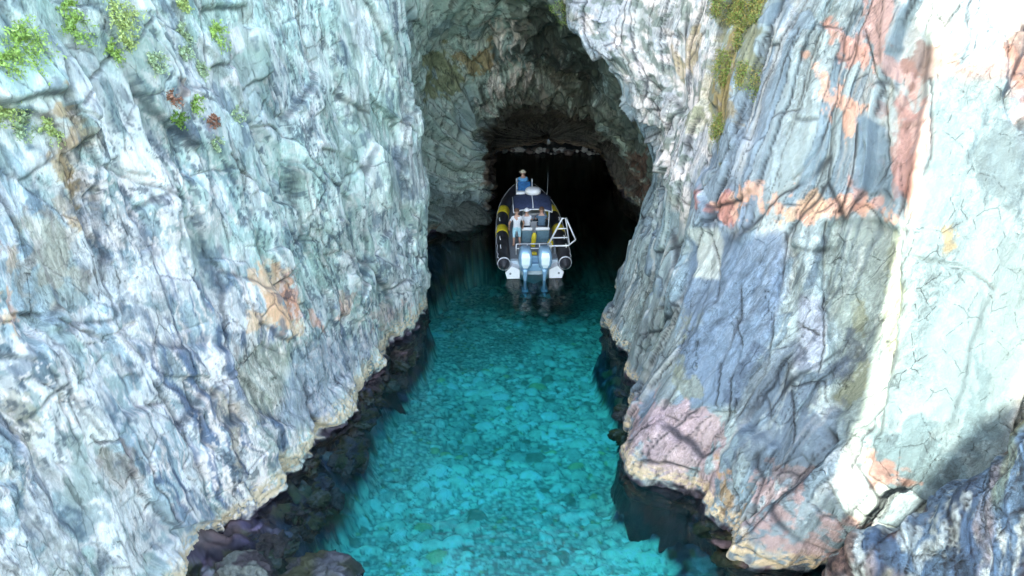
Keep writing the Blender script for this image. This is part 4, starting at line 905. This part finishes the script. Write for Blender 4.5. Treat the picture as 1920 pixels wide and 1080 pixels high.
# hull with a V bottom, pointed bow
bm = bmesh.new(); secs = []
for y, wd, zt, zk in ((0, 1.12, 0.62, -0.42), (2, 1.14, 0.62, -0.44), (4, 1.10, 0.66, -0.42), (5.6, 0.95, 0.74, -0.34), (6.9, 0.6, 0.86, -0.12), (7.7, 0.22, 0.98, 0.3), (8.0, 0.04, 1.04, 0.7)):
    secs.append([(-wd, y, zt), (-wd * 1.02, y, zt - 0.35 * (zt - zk)), (-wd * 0.8, y, zk + 0.3 * (zt - zk)), (0, y, zk), (wd * 0.8, y, zk + 0.3 * (zt - zk)), (wd * 1.02, y, zt - 0.35 * (zt - zk)), (wd, y, zt)])
loft(bm, secs); mesh_obj('hull', bm, M['hull'], BOAT)
bm = bmesh.new(); loft(bm, [[(-w_, y, z), (w_, y, z), (w_, y, z - 0.03), (-w_, y, z - 0.03)] for y, w_, z in ((0.15, 1.08, 0.66), (4, 1.05, 0.70), (5.6, 0.9, 0.78), (6.9, 0.55, 0.90), (7.6, 0.2, 1.0))])
mesh_obj('deck', bm, M['deck'], BOAT)
# tubes
for sx in (-1, 1):
    ctl = [(sx * 1.36, -0.62, 0.62), (sx * 1.36, -0.34, 0.65), (sx * 1.37, 0.3, 0.68), (sx * 1.38, 2, 0.72), (sx * 1.35, 3.8, 0.77), (sx * 1.22, 5.3, 0.86), (sx * 0.90, 6.7, 0.98), (sx * 0.42, 7.8, 1.12), (sx * 0.02, 8.25, 1.2)]
    path = smooth_path(ctl, 10); nP = len(path)
    rd = [float(np.interp(i / 10, [0, 0.6, 1, 2, 5, 8], [0.09, 0.20, 0.29, 0.31, 0.30, 0.24])) for i in range(nP)]
    bm = bmesh.new(); sweep(bm, path, rd, 20); tb = mesh_obj('tube', bm, M['black'], BOAT, True)
    for ylo, yhi in ((2.35, 3.15), (4.55, 5.4)):
        sel = [i for i, p in enumerate(path) if ylo <= p[1] <= yhi]
        bm = bmesh.new(); sweep(bm, [path[i] for i in sel], [rd[i] + 0.008 for i in sel], 20); mesh_obj('yellow_panel', bm, M['yellow'], tb, True)
    bm = bmesh.new(); sel = list(range(8, nP - 2, 3)); sweep(bm, [(path[i][0] + sx * rd[i] * 0.97, path[i][1], path[i][2] - 0.05) for i in sel], 0.035, 8); mesh_obj('rubbing_strake', bm, M['deck'], tb, True)
    for yy in (0.6, 1.5, 3.6):
        bm = bmesh.new()
        pz = path[min(range(nP), key=lambda i: abs(path[i][1] - yy))]
        sweep(bm, smooth_path([(pz[0] + sx * 0.1, yy - 0.18, pz[2] + 0.30), (pz[0] + sx * 0.12, yy, pz[2] + 0.38), (pz[0] + sx * 0.1, yy + 0.18, pz[2] + 0.30)], 4), 0.018, 6)
        mesh_obj('grab_handle', bm, M['steel'], tb, True)
    bm = bmesh.new(); rope = []
    sel = list(range(12, nP - 8))
    for q, i in enumerate(sel):
        sg = 0.07 * abs(math.sin(q * math.pi / 6)); an = 0.75 - sg * 3.0
        rope.append((path[i][0] + sx * math.cos(an) * (rd[i] + 0.02), path[i][1], path[i][2] + math.sin(an) * (rd[i] + 0.02)))
    sweep(bm, rope, 0.014, 6); mesh_obj('lifeline', bm, M['seat'], tb, True)
    # stern end cap with grey rim rings
    for i in (9,):
        bm = bmesh.new()
        sweep(bm, [path[i], path[i + 1]], [rd[i] + 0.012, rd[i + 1] + 0.012], 20)
        mesh_obj('end_band', bm, M['seat'], tb, True)
    # stern platform: pale five sided hull extension
    bm = bmesh.new()
    prof = [(sx * 0.66, 0.02), (sx * 1.22, 0.02), (sx * 1.30, 0.28), (sx * 1.02, 0.56), (sx * 0.66, 0.40)]
    loft(bm, [[(x, y, z) for x, z in prof] for y in (-0.42, 0.02)])
    pf = mesh_obj('stern_platform', bm, M['white'], BOAT)
    bm = bmesh.new(); sweep(bm, [(sx * 1.08, -0.428, 0.24), (sx * 1.08, -0.415, 0.24)], 0.05, 10); mesh_obj('drain', bm, M['deck'], pf)
bm = bmesh.new(); box(bm, (0, 0.0, 0.55), (1.30, 0.12, 0.55), 0.02); box(bm, (0, -0.16, 0.42), (1.24, 0.22, 0.30), 0.03); mesh_obj('transom', bm, M['engine'], BOAT)
# outboard motors
for sx in (-1, 1):
    e = empty('outboard_motor', (sx * 0.43, -0.55, -0.13), 0, BOAT); e.scale = (1.28, 1.1, 1.06)
    bm = bmesh.new(); loft(bm, [rrect(0, y, z, wd, d, r) for z, wd, d, y, r in ((0.62, 0.24, 0.34, 0.05, 0.08), (0.74, 0.40, 0.56, 0.02, 0.12), (0.95, 0.47, 0.66, 0, 0.14), (1.18, 0.46, 0.66, 0.0, 0.14), (1.34, 0.40, 0.58, 0.03, 0.14), (1.43, 0.28, 0.42, 0.07, 0.12))])
    mesh_obj('cowling', bm, M['cowl'], e, True)
    bm = bmesh.new(); loft(bm, [[(x * wd, y, z) for x in (-1, -0.5, 0.5, 1)] + [(x * wd, y + 0.06, z) for x in (1, -1)] for z, wd, y in ((0.74, 0.07, -0.27), (0.90, 0.13, -0.338), (1.18, 0.145, -0.345), (1.33, 0.12, -0.272))])
    mesh_obj('cowling_panel', bm, M['cowl_light'], e)
    bm = bmesh.new(); loft(bm, [rrect(0, y, z, wd, d, r) for z, wd, d, y, r in ((0.66, 0.25, 0.36, 0.05, 0.08), (0.45, 0.17, 0.30, 0.05, 0.06), (0.15, 0.11, 0.26, 0.05, 0.045), (-0.20, 0.10, 0.24, 0.05, 0.04), (-0.42, 0.07, 0.3, 0.0, 0.03))])
    mesh_obj('leg', bm, M['engine'], e, True)
    bm = bmesh.new(); box(bm, (0, 0.0, -0.26), (0.22, 0.44, 0.025), 0.008); sweep(bm, [(0, -0.36, -0.40), (0, -0.2, -0.40), (0, 0.15, -0.40), (0, 0.32, -0.40)], [0.03, 0.07, 0.075, 0.02], 12)
    mesh_obj('gearcase', bm, M['engine'], e, True)
    bm = bmesh.new()
    for k in range(3):
        a = R(120 * k + 20); ca, sa = math.cos(a), math.sin(a)
        vs = [(0.05 * ca - 0.05 * sa, -0.30, -0.45 + 0.05 * sa + 0.05 * ca), (0.20 * ca - 0.09 * sa, -0.27, -0.45 + 0.20 * sa + 0.09 * ca), (0.20 * ca + 0.07 * sa, -0.35, -0.45 + 0.20 * sa - 0.07 * ca), (0.05 * ca + 0.05 * sa, -0.34, -0.45 + 0.05 * sa - 0.05 * ca)]
        loft(bm, [vs, [(x, y - 0.012, z) for x, y, z in vs]])
    mesh_obj('propeller', bm, M['deck'], e)
    bm = bmesh.new(); box(bm, (0, 0.36, 0.66), (0.26, 0.22, 0.30), 0.03); mesh_obj('bracket', bm, M['deck'], e)
# aft rail and bench seats
bm = bmesh.new()
for z in (0.92, 1.12): sweep(bm, [(-0.78, 0.55, z), (0.80, 0.55, z)], 0.022, 8)
for x in (-0.78, -0.28, 0.28, 0.80): sweep(bm, [(x, 0.55, 0.64), (x, 0.55, 1.12)], 0.022, 8)
mesh_obj('aft_rail', bm, M['steel'], BOAT, True)
for x, wd in ((-0.22, 0.52), (0.50, 0.66)):
    s = empty('helm_seat', (x, 1.75, 0.68), 0, BOAT)
    bm = bmesh.new(); box(bm, (0, 0.25, 0.20), (wd, 0.5, 0.40), 0.03); mesh_obj('pedestal', bm, M['seatback'], s)
    bm = bmesh.new(); box(bm, (0, 0.27, 0.46), (wd, 0.52, 0.12), 0.04); mesh_obj('cushion', bm, M['seat'], s, True)
    bm = bmesh.new(); box(bm, (0, 0.0, 0.36), (wd * 0.96, 0.08, 0.42), 0.03); mesh_obj('backrest', bm, M['seatback'], s)
    bm = bmesh.new(); box(bm, (0, 0.0, 0.635), (wd, 0.16, 0.13), 0.045); mesh_obj('backrest_roll', bm, M['white'], s, True)
bm = bmesh.new()
sweep(bm, [((0.20 - 0.006 * k / 4) * math.cos(k * 0.5), (0.20 - 0.006 * k / 4) * math.sin(k * 0.5), 0.02 + 0.0011 * k) for k in range(64)], 0.016, 6)
rp = mesh_obj('rope_coil', bm, M['cream'], None, True, (Matrix.Translation(BOAT.location) @ Matrix.Rotation(R(2.0), 4, 'Z') @ Matrix.Diagonal((0.89, 0.94, 1, 1))) @ Vector((0.62, 0.95, 0.672)))
tag(rp, 'coil of pale rope lying on the aft deck beside the boarding ladder', 'rope')
# console with windscreen and wheel
c_ = empty('console', (0.12, 3.1, 0.69), 0, BOAT)
bm = bmesh.new(); loft(bm, [rrect(0, y, z, wd, d, 0.1) for z, wd, d, y in ((0, 1.0, 0.8, 0.1), (0.55, 0.98, 0.75, 0.1), (0.85, 0.9, 0.5, 0.2))]); mesh_obj('body', bm, M['white'], c_)
bm = bmesh.new(); box(bm, (0, -0.20, 0.66), (0.78, 0.03, 0.26), 0.01, Matrix.Rotation(R(-28), 3, 'X')); mesh_obj('dashboard', bm, M['glass'], c_)
bm = bmesh.new(); box(bm, (0, 0.42, 1.05), (0.88, 0.02, 0.42), 0.006, Matrix.Rotation(R(20), 3, 'X')); mesh_obj('windscreen', bm, M['glass'], c_)
bm = bmesh.new(); sweep(bm, [(0.18 * math.cos(t) - 0.18, -0.34 - 0.09 * math.sin(t), 0.66 + 0.16 * math.sin(t)) for t in np.linspace(0, 6.283, 21)], 0.016, 6, False); mesh_obj('steering_wheel', bm, M['deck'], c_, True)
# canopy on its frame
cp = empty('canopy', (0.08, 2.95, 0.06), 0, BOAT)
bm = bmesh.new(); rows = []
for y, z0 in ((-0.70, 1.86), (-0.62, 1.98), (-0.2, 2.10), (0.3, 2.16), (0.72, 2.14), (0.80, 2.06)):
    rows.append([(x, y + 0.10 * (abs(x) / 0.9) ** 2 * (1 if y < 0 else -1), z0 + 0.10 - 0.17 * (abs(x) / 0.9) ** 2.6) for x in np.linspace(-0.9, 0.9, 15)])
top = [bm.verts.new(p) for r in rows for p in r]; bot = [bm.verts.new((p[0], p[1], p[2] - 0.03)) for r in rows for p in r]
for i in range(len(rows) - 1):
    for j in range(14):
        a = i * 15 + j; bm.faces.new((top[a], top[a + 1], top[a + 16], top[a + 15])); bm.faces.new((bot[a], bot[a + 15], bot[a + 16], bot[a + 1]))
ed = [j for j in range(15)] + [i * 15 + 14 for i in range(1, len(rows))] + [(len(rows) - 1) * 15 + j for j in range(13, -1, -1)] + [i * 15 for i in range(len(rows) - 2, 0, -1)]
for a, b in zip(ed, ed[1:] + ed[:1]): bm.faces.new((top[a], bot[a], bot[b], top[b]))
mesh_obj('canvas', bm, M['navy'], cp, True)
bm = bmesh.new()
for y, z0 in ((-0.72, 1.84), (0.82, 2.05)):
    sweep(bm, [(x, y + 0.10 * (abs(x) / 0.9) ** 2 * (1 if y < 0 else -1), z0 + 0.10 - 0.17 * (abs(x) / 0.9) ** 2.6) for x in np.linspace(-0.92, 0.92, 15)], 0.026, 8)
sweep(bm, [(0, y, z) for y, z in ((-0.70, 1.985), (-0.62, 2.10), (-0.2, 2.215), (0.3, 2.275), (0.8, 2.19))], 0.02, 8)
for sx in (-1, 1): sweep(bm, [(sx * 0.91, -0.62, 1.80), (sx * 0.91, 0.74, 2.0)], 0.024, 8)
mesh_obj('roof_frame', bm, M['steel'], cp, True)
for sx in (-1, 1):
    for yy, zz, xx in ((-0.5, 1.90, 0.78), (0.62, 2.05, 0.72)):
        bm = bmesh.new(); sweep(bm, smooth_path([(sx * xx, yy, zz), (sx * xx, yy + 0.02, 1.4), (sx * (xx - 0.05), yy + 0.05, 0.62)], 5), 0.028, 8); mesh_obj('post', bm, M['steel'], cp, True)
    bm = bmesh.new(); sweep(bm, [(sx * 0.77, -0.5, 1.35), (sx * 0.70, 0.65, 1.35)], 0.02, 8); mesh_obj('side_rail', bm, M['steel'], cp, True)
bm = bmesh.new(); sweep(bm, [(0.55, -0.5, 1.92), (0.55, -0.46, 1.4), (0.55, -0.4, 0.64)], 0.025, 8); mesh_obj('post', bm, M['steel'], cp, True)
bm = bmesh.new(); loft(bm, [rrect(0.06, 0.42, z, wd, d, min(wd, d) * 0.45) for z, wd, d in ((2.25, 0.55, 0.45), (2.30, 0.76, 0.60), (2.42, 0.76, 0.60), (2.50, 0.60, 0.46), (2.52, 0.3, 0.25))]); mesh_obj('radar_dome', bm, M['white'], cp, True)
bm = bmesh.new(); box(bm, (-0.52, 0.55, 2.26), (0.42, 0.26, 0.12), 0.05); mesh_obj('horn_box', bm, M['white'], cp, True)
bm = bmesh.new(); sweep(bm, [(0.78, 0.7, 2.0), (0.80, 0.72, 3.1)], [0.012, 0.005], 6); mesh_obj('whip_aerial', bm, M['deck'], cp)
# bow seat: blue back panel inside a white tube frame
bs = empty('bow_seat', (-0.10, 6.60, 0.93), 0, BOAT); bs.scale = (1.1, 1.1, 1.15)
bm = bmesh.new(); box(bm, (0, 0.0, 0.45), (0.60, 0.08, 0.72), 0.03); mesh_obj('back_panel', bm, M['bluecloth'], bs)
bm = bmesh.new(); box(bm, (0, 0.3, 0.16), (0.58, 0.56, 0.30), 0.04); mesh_obj('cushion', bm, M['bluecloth'], bs)
bm = bmesh.new(); sweep(bm, smooth_path([(-0.36, 0, 0.95), (-0.36, 0, 0.5), (-0.36, -0.02, 0.12), (-0.25, -0.03, 0.04), (0.25, -0.03, 0.04), (0.36, -0.02, 0.12), (0.38, 0, 0.5), (0.38, 0, 0.92)], 5), 0.035, 8); mesh_obj('frame', bm, M['steel'], bs, True)
# A shaped boarding ladder folded up on the starboard quarter
ld = empty('boarding_ladder', (1.28, 0.55, 0.98), R(-8), BOAT)
bm = bmesh.new()
top = Vector((0.06, 0.35, 1.12))
sweep(bm, [(-0.62, 0.0, 0.02), (-0.02, 0.33, 1.10), (0.14, 0.33, 1.10), (0.34, 0.0, 0.10)], 0.040, 8); sweep(bm, [(0.14, 0.36, 1.12), (0.62, 0.12, 0.28)], 0.034, 8); sweep(bm, [(-0.62, 0.0, 0.02), (-0.56, 0.0, 0.0), (0.30, 0.0, 0.06), (0.62, 0.12, 0.28)], 0.034, 8)
mesh_obj('side_tube', bm, M['steel'], ld, True)
for f in (0.28, 0.62):
    bm = bmesh.new(); a = Vector((-0.62, 0, 0.02)).lerp(Vector((-0.02, 0.33, 1.10)), f); b = Vector((0.34, 0, 0.10)).lerp(Vector((0.14, 0.33, 1.10)), f); sweep(bm, [a, b], 0.028, 8); mesh_obj('rung', bm, M['steel'], ld, True)
bm = bmesh.new(); box(bm, (-0.30, -0.02, -0.16), (0.10, 0.10, 0.34), 0.02); mesh_obj('hinge_bracket', bm, M['deck'], ld)
# yellow kit behind the seats
BM = BOAT.matrix_basis if False else Matrix.Translation(BOAT.location) @ Matrix.Rotation(R(2.0), 4, 'Z') @ Matrix.Diagonal((0.89, 0.94, 1, 1))
def on_boat(x, y, z): return BM @ Vector((x, y, z))
bm = bmesh.new(); loft(bm, [rrect(0, 0, z, wd, wd, wd * 0.45) for z, wd in ((0, 0.17), (0.02, 0.20), (0.50, 0.20), (0.56, 0.14), (0.60, 0.07))]); t = mesh_obj('diving_cylinder', bm, M['yellow'], None, True, on_boat(0.04, 1.40, 0.665)); t.rotation_euler = (R(-4), R(6), 0)
tag(t, 'yellow gas cylinder standing upright between the two seats', 'cylinder')
bm = bmesh.new(); sweep(bm, [(0, 0, 0.585), (0, 0, 0.67)], 0.03, 8); mesh_obj('valve', bm, M['deck'], t, True)
bm = bmesh.new(); loft(bm, [rrect(0, 0, z, wd, wd * 0.7, wd * 0.25) for z, wd in ((0, 0.22), (0.05, 0.26), (0.24, 0.24), (0.30, 0.12), (0.34, 0.15))]); b_ = mesh_obj('dry_bag', bm, M['yellow'], None, True, on_boat(0.84, 1.30, 0.665))
tag(b_, 'small yellow dry bag on the deck right of the seats', 'bag')
bm = bmesh.new(); loft(bm, [rrect(0, 0, z, wd, wd * 0.7, wd * 0.25) for z, wd in ((0, 0.20), (0.05, 0.24), (0.16, 0.22), (0.20, 0.10))]); b_ = mesh_obj('dry_bag', bm, M['yellow'], None, True, on_boat(0.02, 0.30, 0.668))
tag(b_, 'small yellow bag on deck between the tops of the two outboards', 'bag')

# ------------------------------------------------------------------ people
def person(label, joints, base, rz, cloth, hat=None, cat='person', hair=True):
    """one continuous skinned body from a joint skeleton; cloth(bone, t) -> material slot by nearest bone"""
    J = {k: Vector(v[:3]) for k, v in joints.items()}; rad = {k: v[3] for k, v in joints.items()}
    E = [('pelvis', 'waist'), ('waist', 'chest'), ('chest', 'neck'), ('neck', 'chin'), ('chin', 'brow'), ('brow', 'crown')]
    for s in 'LR':
        E += [('chest', 'sho' + s), ('sho' + s, 'elb' + s), ('elb' + s, 'wri' + s), ('wri' + s, 'palm' + s), ('pelvis', 'hip' + s), ('hip' + s, 'kne' + s), ('kne' + s, 'ank' + s), ('ank' + s, 'toe' + s)]
        w_, p_ = J['wri' + s], J['palm' + s]; d = (p_ - w_).normalized(); side = d.cross(Vector((0.2, 1, 0.3))).normalized()
        for q, (off, ln) in enumerate(((-0.028, 0.062), (-0.010, 0.075), (0.010, 0.080), (0.027, 0.070))):
            a, b = 'f%d%s' % (q, s), 'g%d%s' % (q, s)
            J[a] = p_ + side * off + d * 0.035; J[b] = J[a] + d * ln * 0.85 + Vector((0, 0.015, -0.012)); rad[a] = 0.0095; rad[b] = 0.0075; E += [('palm' + s, a), (a, b)]
        a = 'th' + s; J[a] = w_ + d * 0.05 - side * 0.06; rad[a] = 0.010; E += [('wri' + s, a)]
    names = list(J); ix = {n: i for i, n in enumerate(names)}
    me = bpy.data.meshes.new('person'); me.from_pydata([J[n][:] for n in names], [(ix[a], ix[b]) for a, b in E], [])
    o = bpy.data.objects.new('person', me); COL.objects.link(o)
    md = o.modifiers.new('skin', 'SKIN'); md.use_smooth_shade = True
    for i, n in enumerate(names):
        sv = me.skin_vertices[0].data[i]; r = rad[n]; sv.radius = (r, r); sv.use_root = n == 'pelvis'
    o.modifiers.new('sub', 'SUBSURF').levels = 1
    dg = bpy.context.evaluated_depsgraph_get(); ev = bpy.data.meshes.new_from_object(o.evaluated_get(dg))
    o.modifiers.clear(); o.data = ev
    slots = ['skin', 'shirt', 'lower', 'shoe']
    for s in slots: ev.materials.append(M[cloth[s]])
    seg = []
    for a, b in E:
        s = 0
        if a in ('pelvis', 'waist', 'chest') and b != 'neck' : s = 1
        if a[:3] == 'sho': s = 4
        if (a == 'pelvis' and b[:3] == 'hip') or a[:3] == 'hip': s = 2
        if a[:3] == 'ank': s = 3
        seg.append((J[a], J[b], s))
    for p in ev.polygons:
        c = p.center; best = (9, 0, 0)
        for a, b, s in seg:
            ab = b - a; t = max(0, min(1, (c - a).dot(ab) / ab.length_squared)); dd = (c - a - ab * t).length
            if dd < best[0]: best = (dd, s, t)
        s = best[1]
        if s == 4: s = 1 if best[2] < 0.62 else 0
        if s == 1 and c.z < J['pelvis'].z + 0.02: s = 2
        p.material_index = s; p.use_smooth = True
    o.location = on_boat(*base); o.rotation_euler = (0, 0, R(2.0) + rz)
    tag(o, label, cat)
    hc = J['brow'].lerp(J['crown'], 0.3)
    f = (J['nose'] - J['brow']).normalized() if 'nose' in J else Vector((0, 1, 0))
    bm = bmesh.new(); bmesh.ops.create_uvsphere(bm, u_segments=14, v_segments=10, radius=0.112)
    bmesh.ops.delete(bm, geom=[v for v in bm.verts if v.co.z < -0.03 or (v.co.y > 0.06 and v.co.z < 0.035)], context='VERTS')
    for v in bm.verts: v.co = v.co + hc
    mesh_obj('hat' if hat else 'hair', bm, M[hat or 'hair'], o, True)
    if hat:
        bm = bmesh.new(); loft(bm, [[(hc.x + r * math.cos(t), hc.y + 0.04 + r * 1.1 * math.sin(t), hc.z + z) for t in np.linspace(0, 6.283, 19)[:-1]] for r, z in ((0.10, 0.03), (0.165, 0.005), (0.165, -0.003), (0.10, 0.018))], cap=False)
        mesh_obj('hat_brim', bm, M[hat], o, True)
    # face: nose, eyes, mouth, ears
    fc = J['chin'].lerp(J['brow'], 0.6)
    def bit(name, c, sz, mat, bv): 
        bm = bmesh.new(); box(bm, c, sz, bv); mesh_obj(name, bm, mat, o, True)
    bit('nose', (fc.x, fc.y + 0.098, fc.z), (0.022, 0.03, 0.04), M['skin'], 0.006); bit('mouth', (fc.x, fc.y + 0.088, fc.z - 0.045), (0.045, 0.012, 0.010), M['hair'], 0.003)
    for sx in (-1, 1):
        bit('ear', (fc.x + sx * 0.095, fc.y, fc.z + 0.005), (0.02, 0.035, 0.055), M['skin'], 0.008); bit('eye', (fc.x + sx * 0.034, fc.y + 0.088, fc.z + 0.028), (0.024, 0.012, 0.012), M['hair'], 0.003)
    return o
def standing(h=1.0, arms=((0.30, 0.05, 0.86), (0.30, 0.10, 0.86)), hands=None, sway=0.0):
    j = {'pelvis': (0, 0, 0.88, 0.135), 'waist': (0, 0, 1.03, 0.135), 'chest': (0, 0, 1.24, 0.15), 'neck': (0, 0.01, 1.40, 0.055), 'chin': (0, 0.025, 1.47, 0.072), 'brow': (0, 0.025, 1.56, 0.094), 'crown': (0, 0.015, 1.63, 0.075)}
    for s, x in (('L', -1), ('R', 1)):
        k = 0 if s == 'L' else 1; e = arms[k]; hd = (hands or (None, None))[k] or (e[0] - 0.02, e[1] + 0.14, e[2] - 0.20)
        j['sho' + s] = (x * 0.175, 0, 1.31, 0.068); j['elb' + s] = (x * e[0], e[1] - 0.02, e[2] + 0.20, 0.045); j['wri' + s] = (x * hd[0], hd[1], hd[2] + 0.12, 0.030)
        a = Vector(j['elb' + s][:3]); b = Vector(j['wri' + s][:3]); p = b + (b - a).normalized() * 0.06; j['palm' + s] = (p.x, p.y, p.z, 0.030)
        j['hip' + s] = (x * 0.10, 0, 0.80, 0.098); j['kne' + s] = (x * 0.12, 0.02 * x, 0.46, 0.060); j['ank' + s] = (x * 0.13, -0.01, 0.07, 0.040); j['toe' + s] = (x * 0.15, 0.15, 0.035, 0.034)
    return {k: (v[0] * h, v[1] * h, v[2] * h, v[3] * h) for k, v in j.items()}
def seated(h=1.0, reach=0.35, z=0.0):
    j = {'pelvis': (0, 0, 0.12, 0.14), 'waist': (0, -0.01, 0.28, 0.135), 'chest': (0, 0.02, 0.48, 0.15), 'neck': (0, 0.05, 0.64, 0.055), 'chin': (0, 0.07, 0.71, 0.072), 'brow': (0, 0.07, 0.80, 0.094), 'crown': (0, 0.06, 0.87, 0.075)}
    for s, x in (('L', -1), ('R', 1)):
        j['sho' + s] = (x * 0.175, 0.02, 0.55, 0.068); j['elb' + s] = (x * 0.24, reach * 0.35, 0.36, 0.045); j['wri' + s] = (x * 0.17, reach, 0.42, 0.030); j['palm' + s] = (x * 0.16, reach + 0.06, 0.43, 0.030)
        j['hip' + s] = (x * 0.10, 0.06, 0.10, 0.10); j['kne' + s] = (x * 0.13, 0.42, 0.10, 0.062); j['ank' + s] = (x * 0.13, 0.44, -0.32, 0.040); j['toe' + s] = (x * 0.14, 0.58, -0.36, 0.034)
    return {k: (v[0] * h, v[1] * h, v[2] * h, v[3] * h) for k, v in j.items()}
person('person standing at the left of the stern in white shirt and long pale blue wrap', standing(1.0), (-0.72, 1.35, 0.665), R(4), dict(skin='skin', shirt='shirt', lower='cyan', shoe='skin'))
person('person in a white cap sitting on the left seat under the canopy', seated(0.95), (-0.22, 2.10, 1.20), 0, dict(skin='skin', shirt='shirt', lower='shorts', shoe='deck'), hat='white')
person('person in a slate blue shirt sitting on the right seat under the canopy', seated(1.0), (0.48, 2.10, 1.20), 0, dict(skin='skin', shirt='slate', lower='shorts', shoe='deck'))
person('person in a sky blue shirt and cream hat sitting at the bow', seated(1.08), (-0.14, 6.93, 1.32), R(8), dict(skin='skin', shirt='sky', lower='shorts', shoe='deck'), hat='cream')
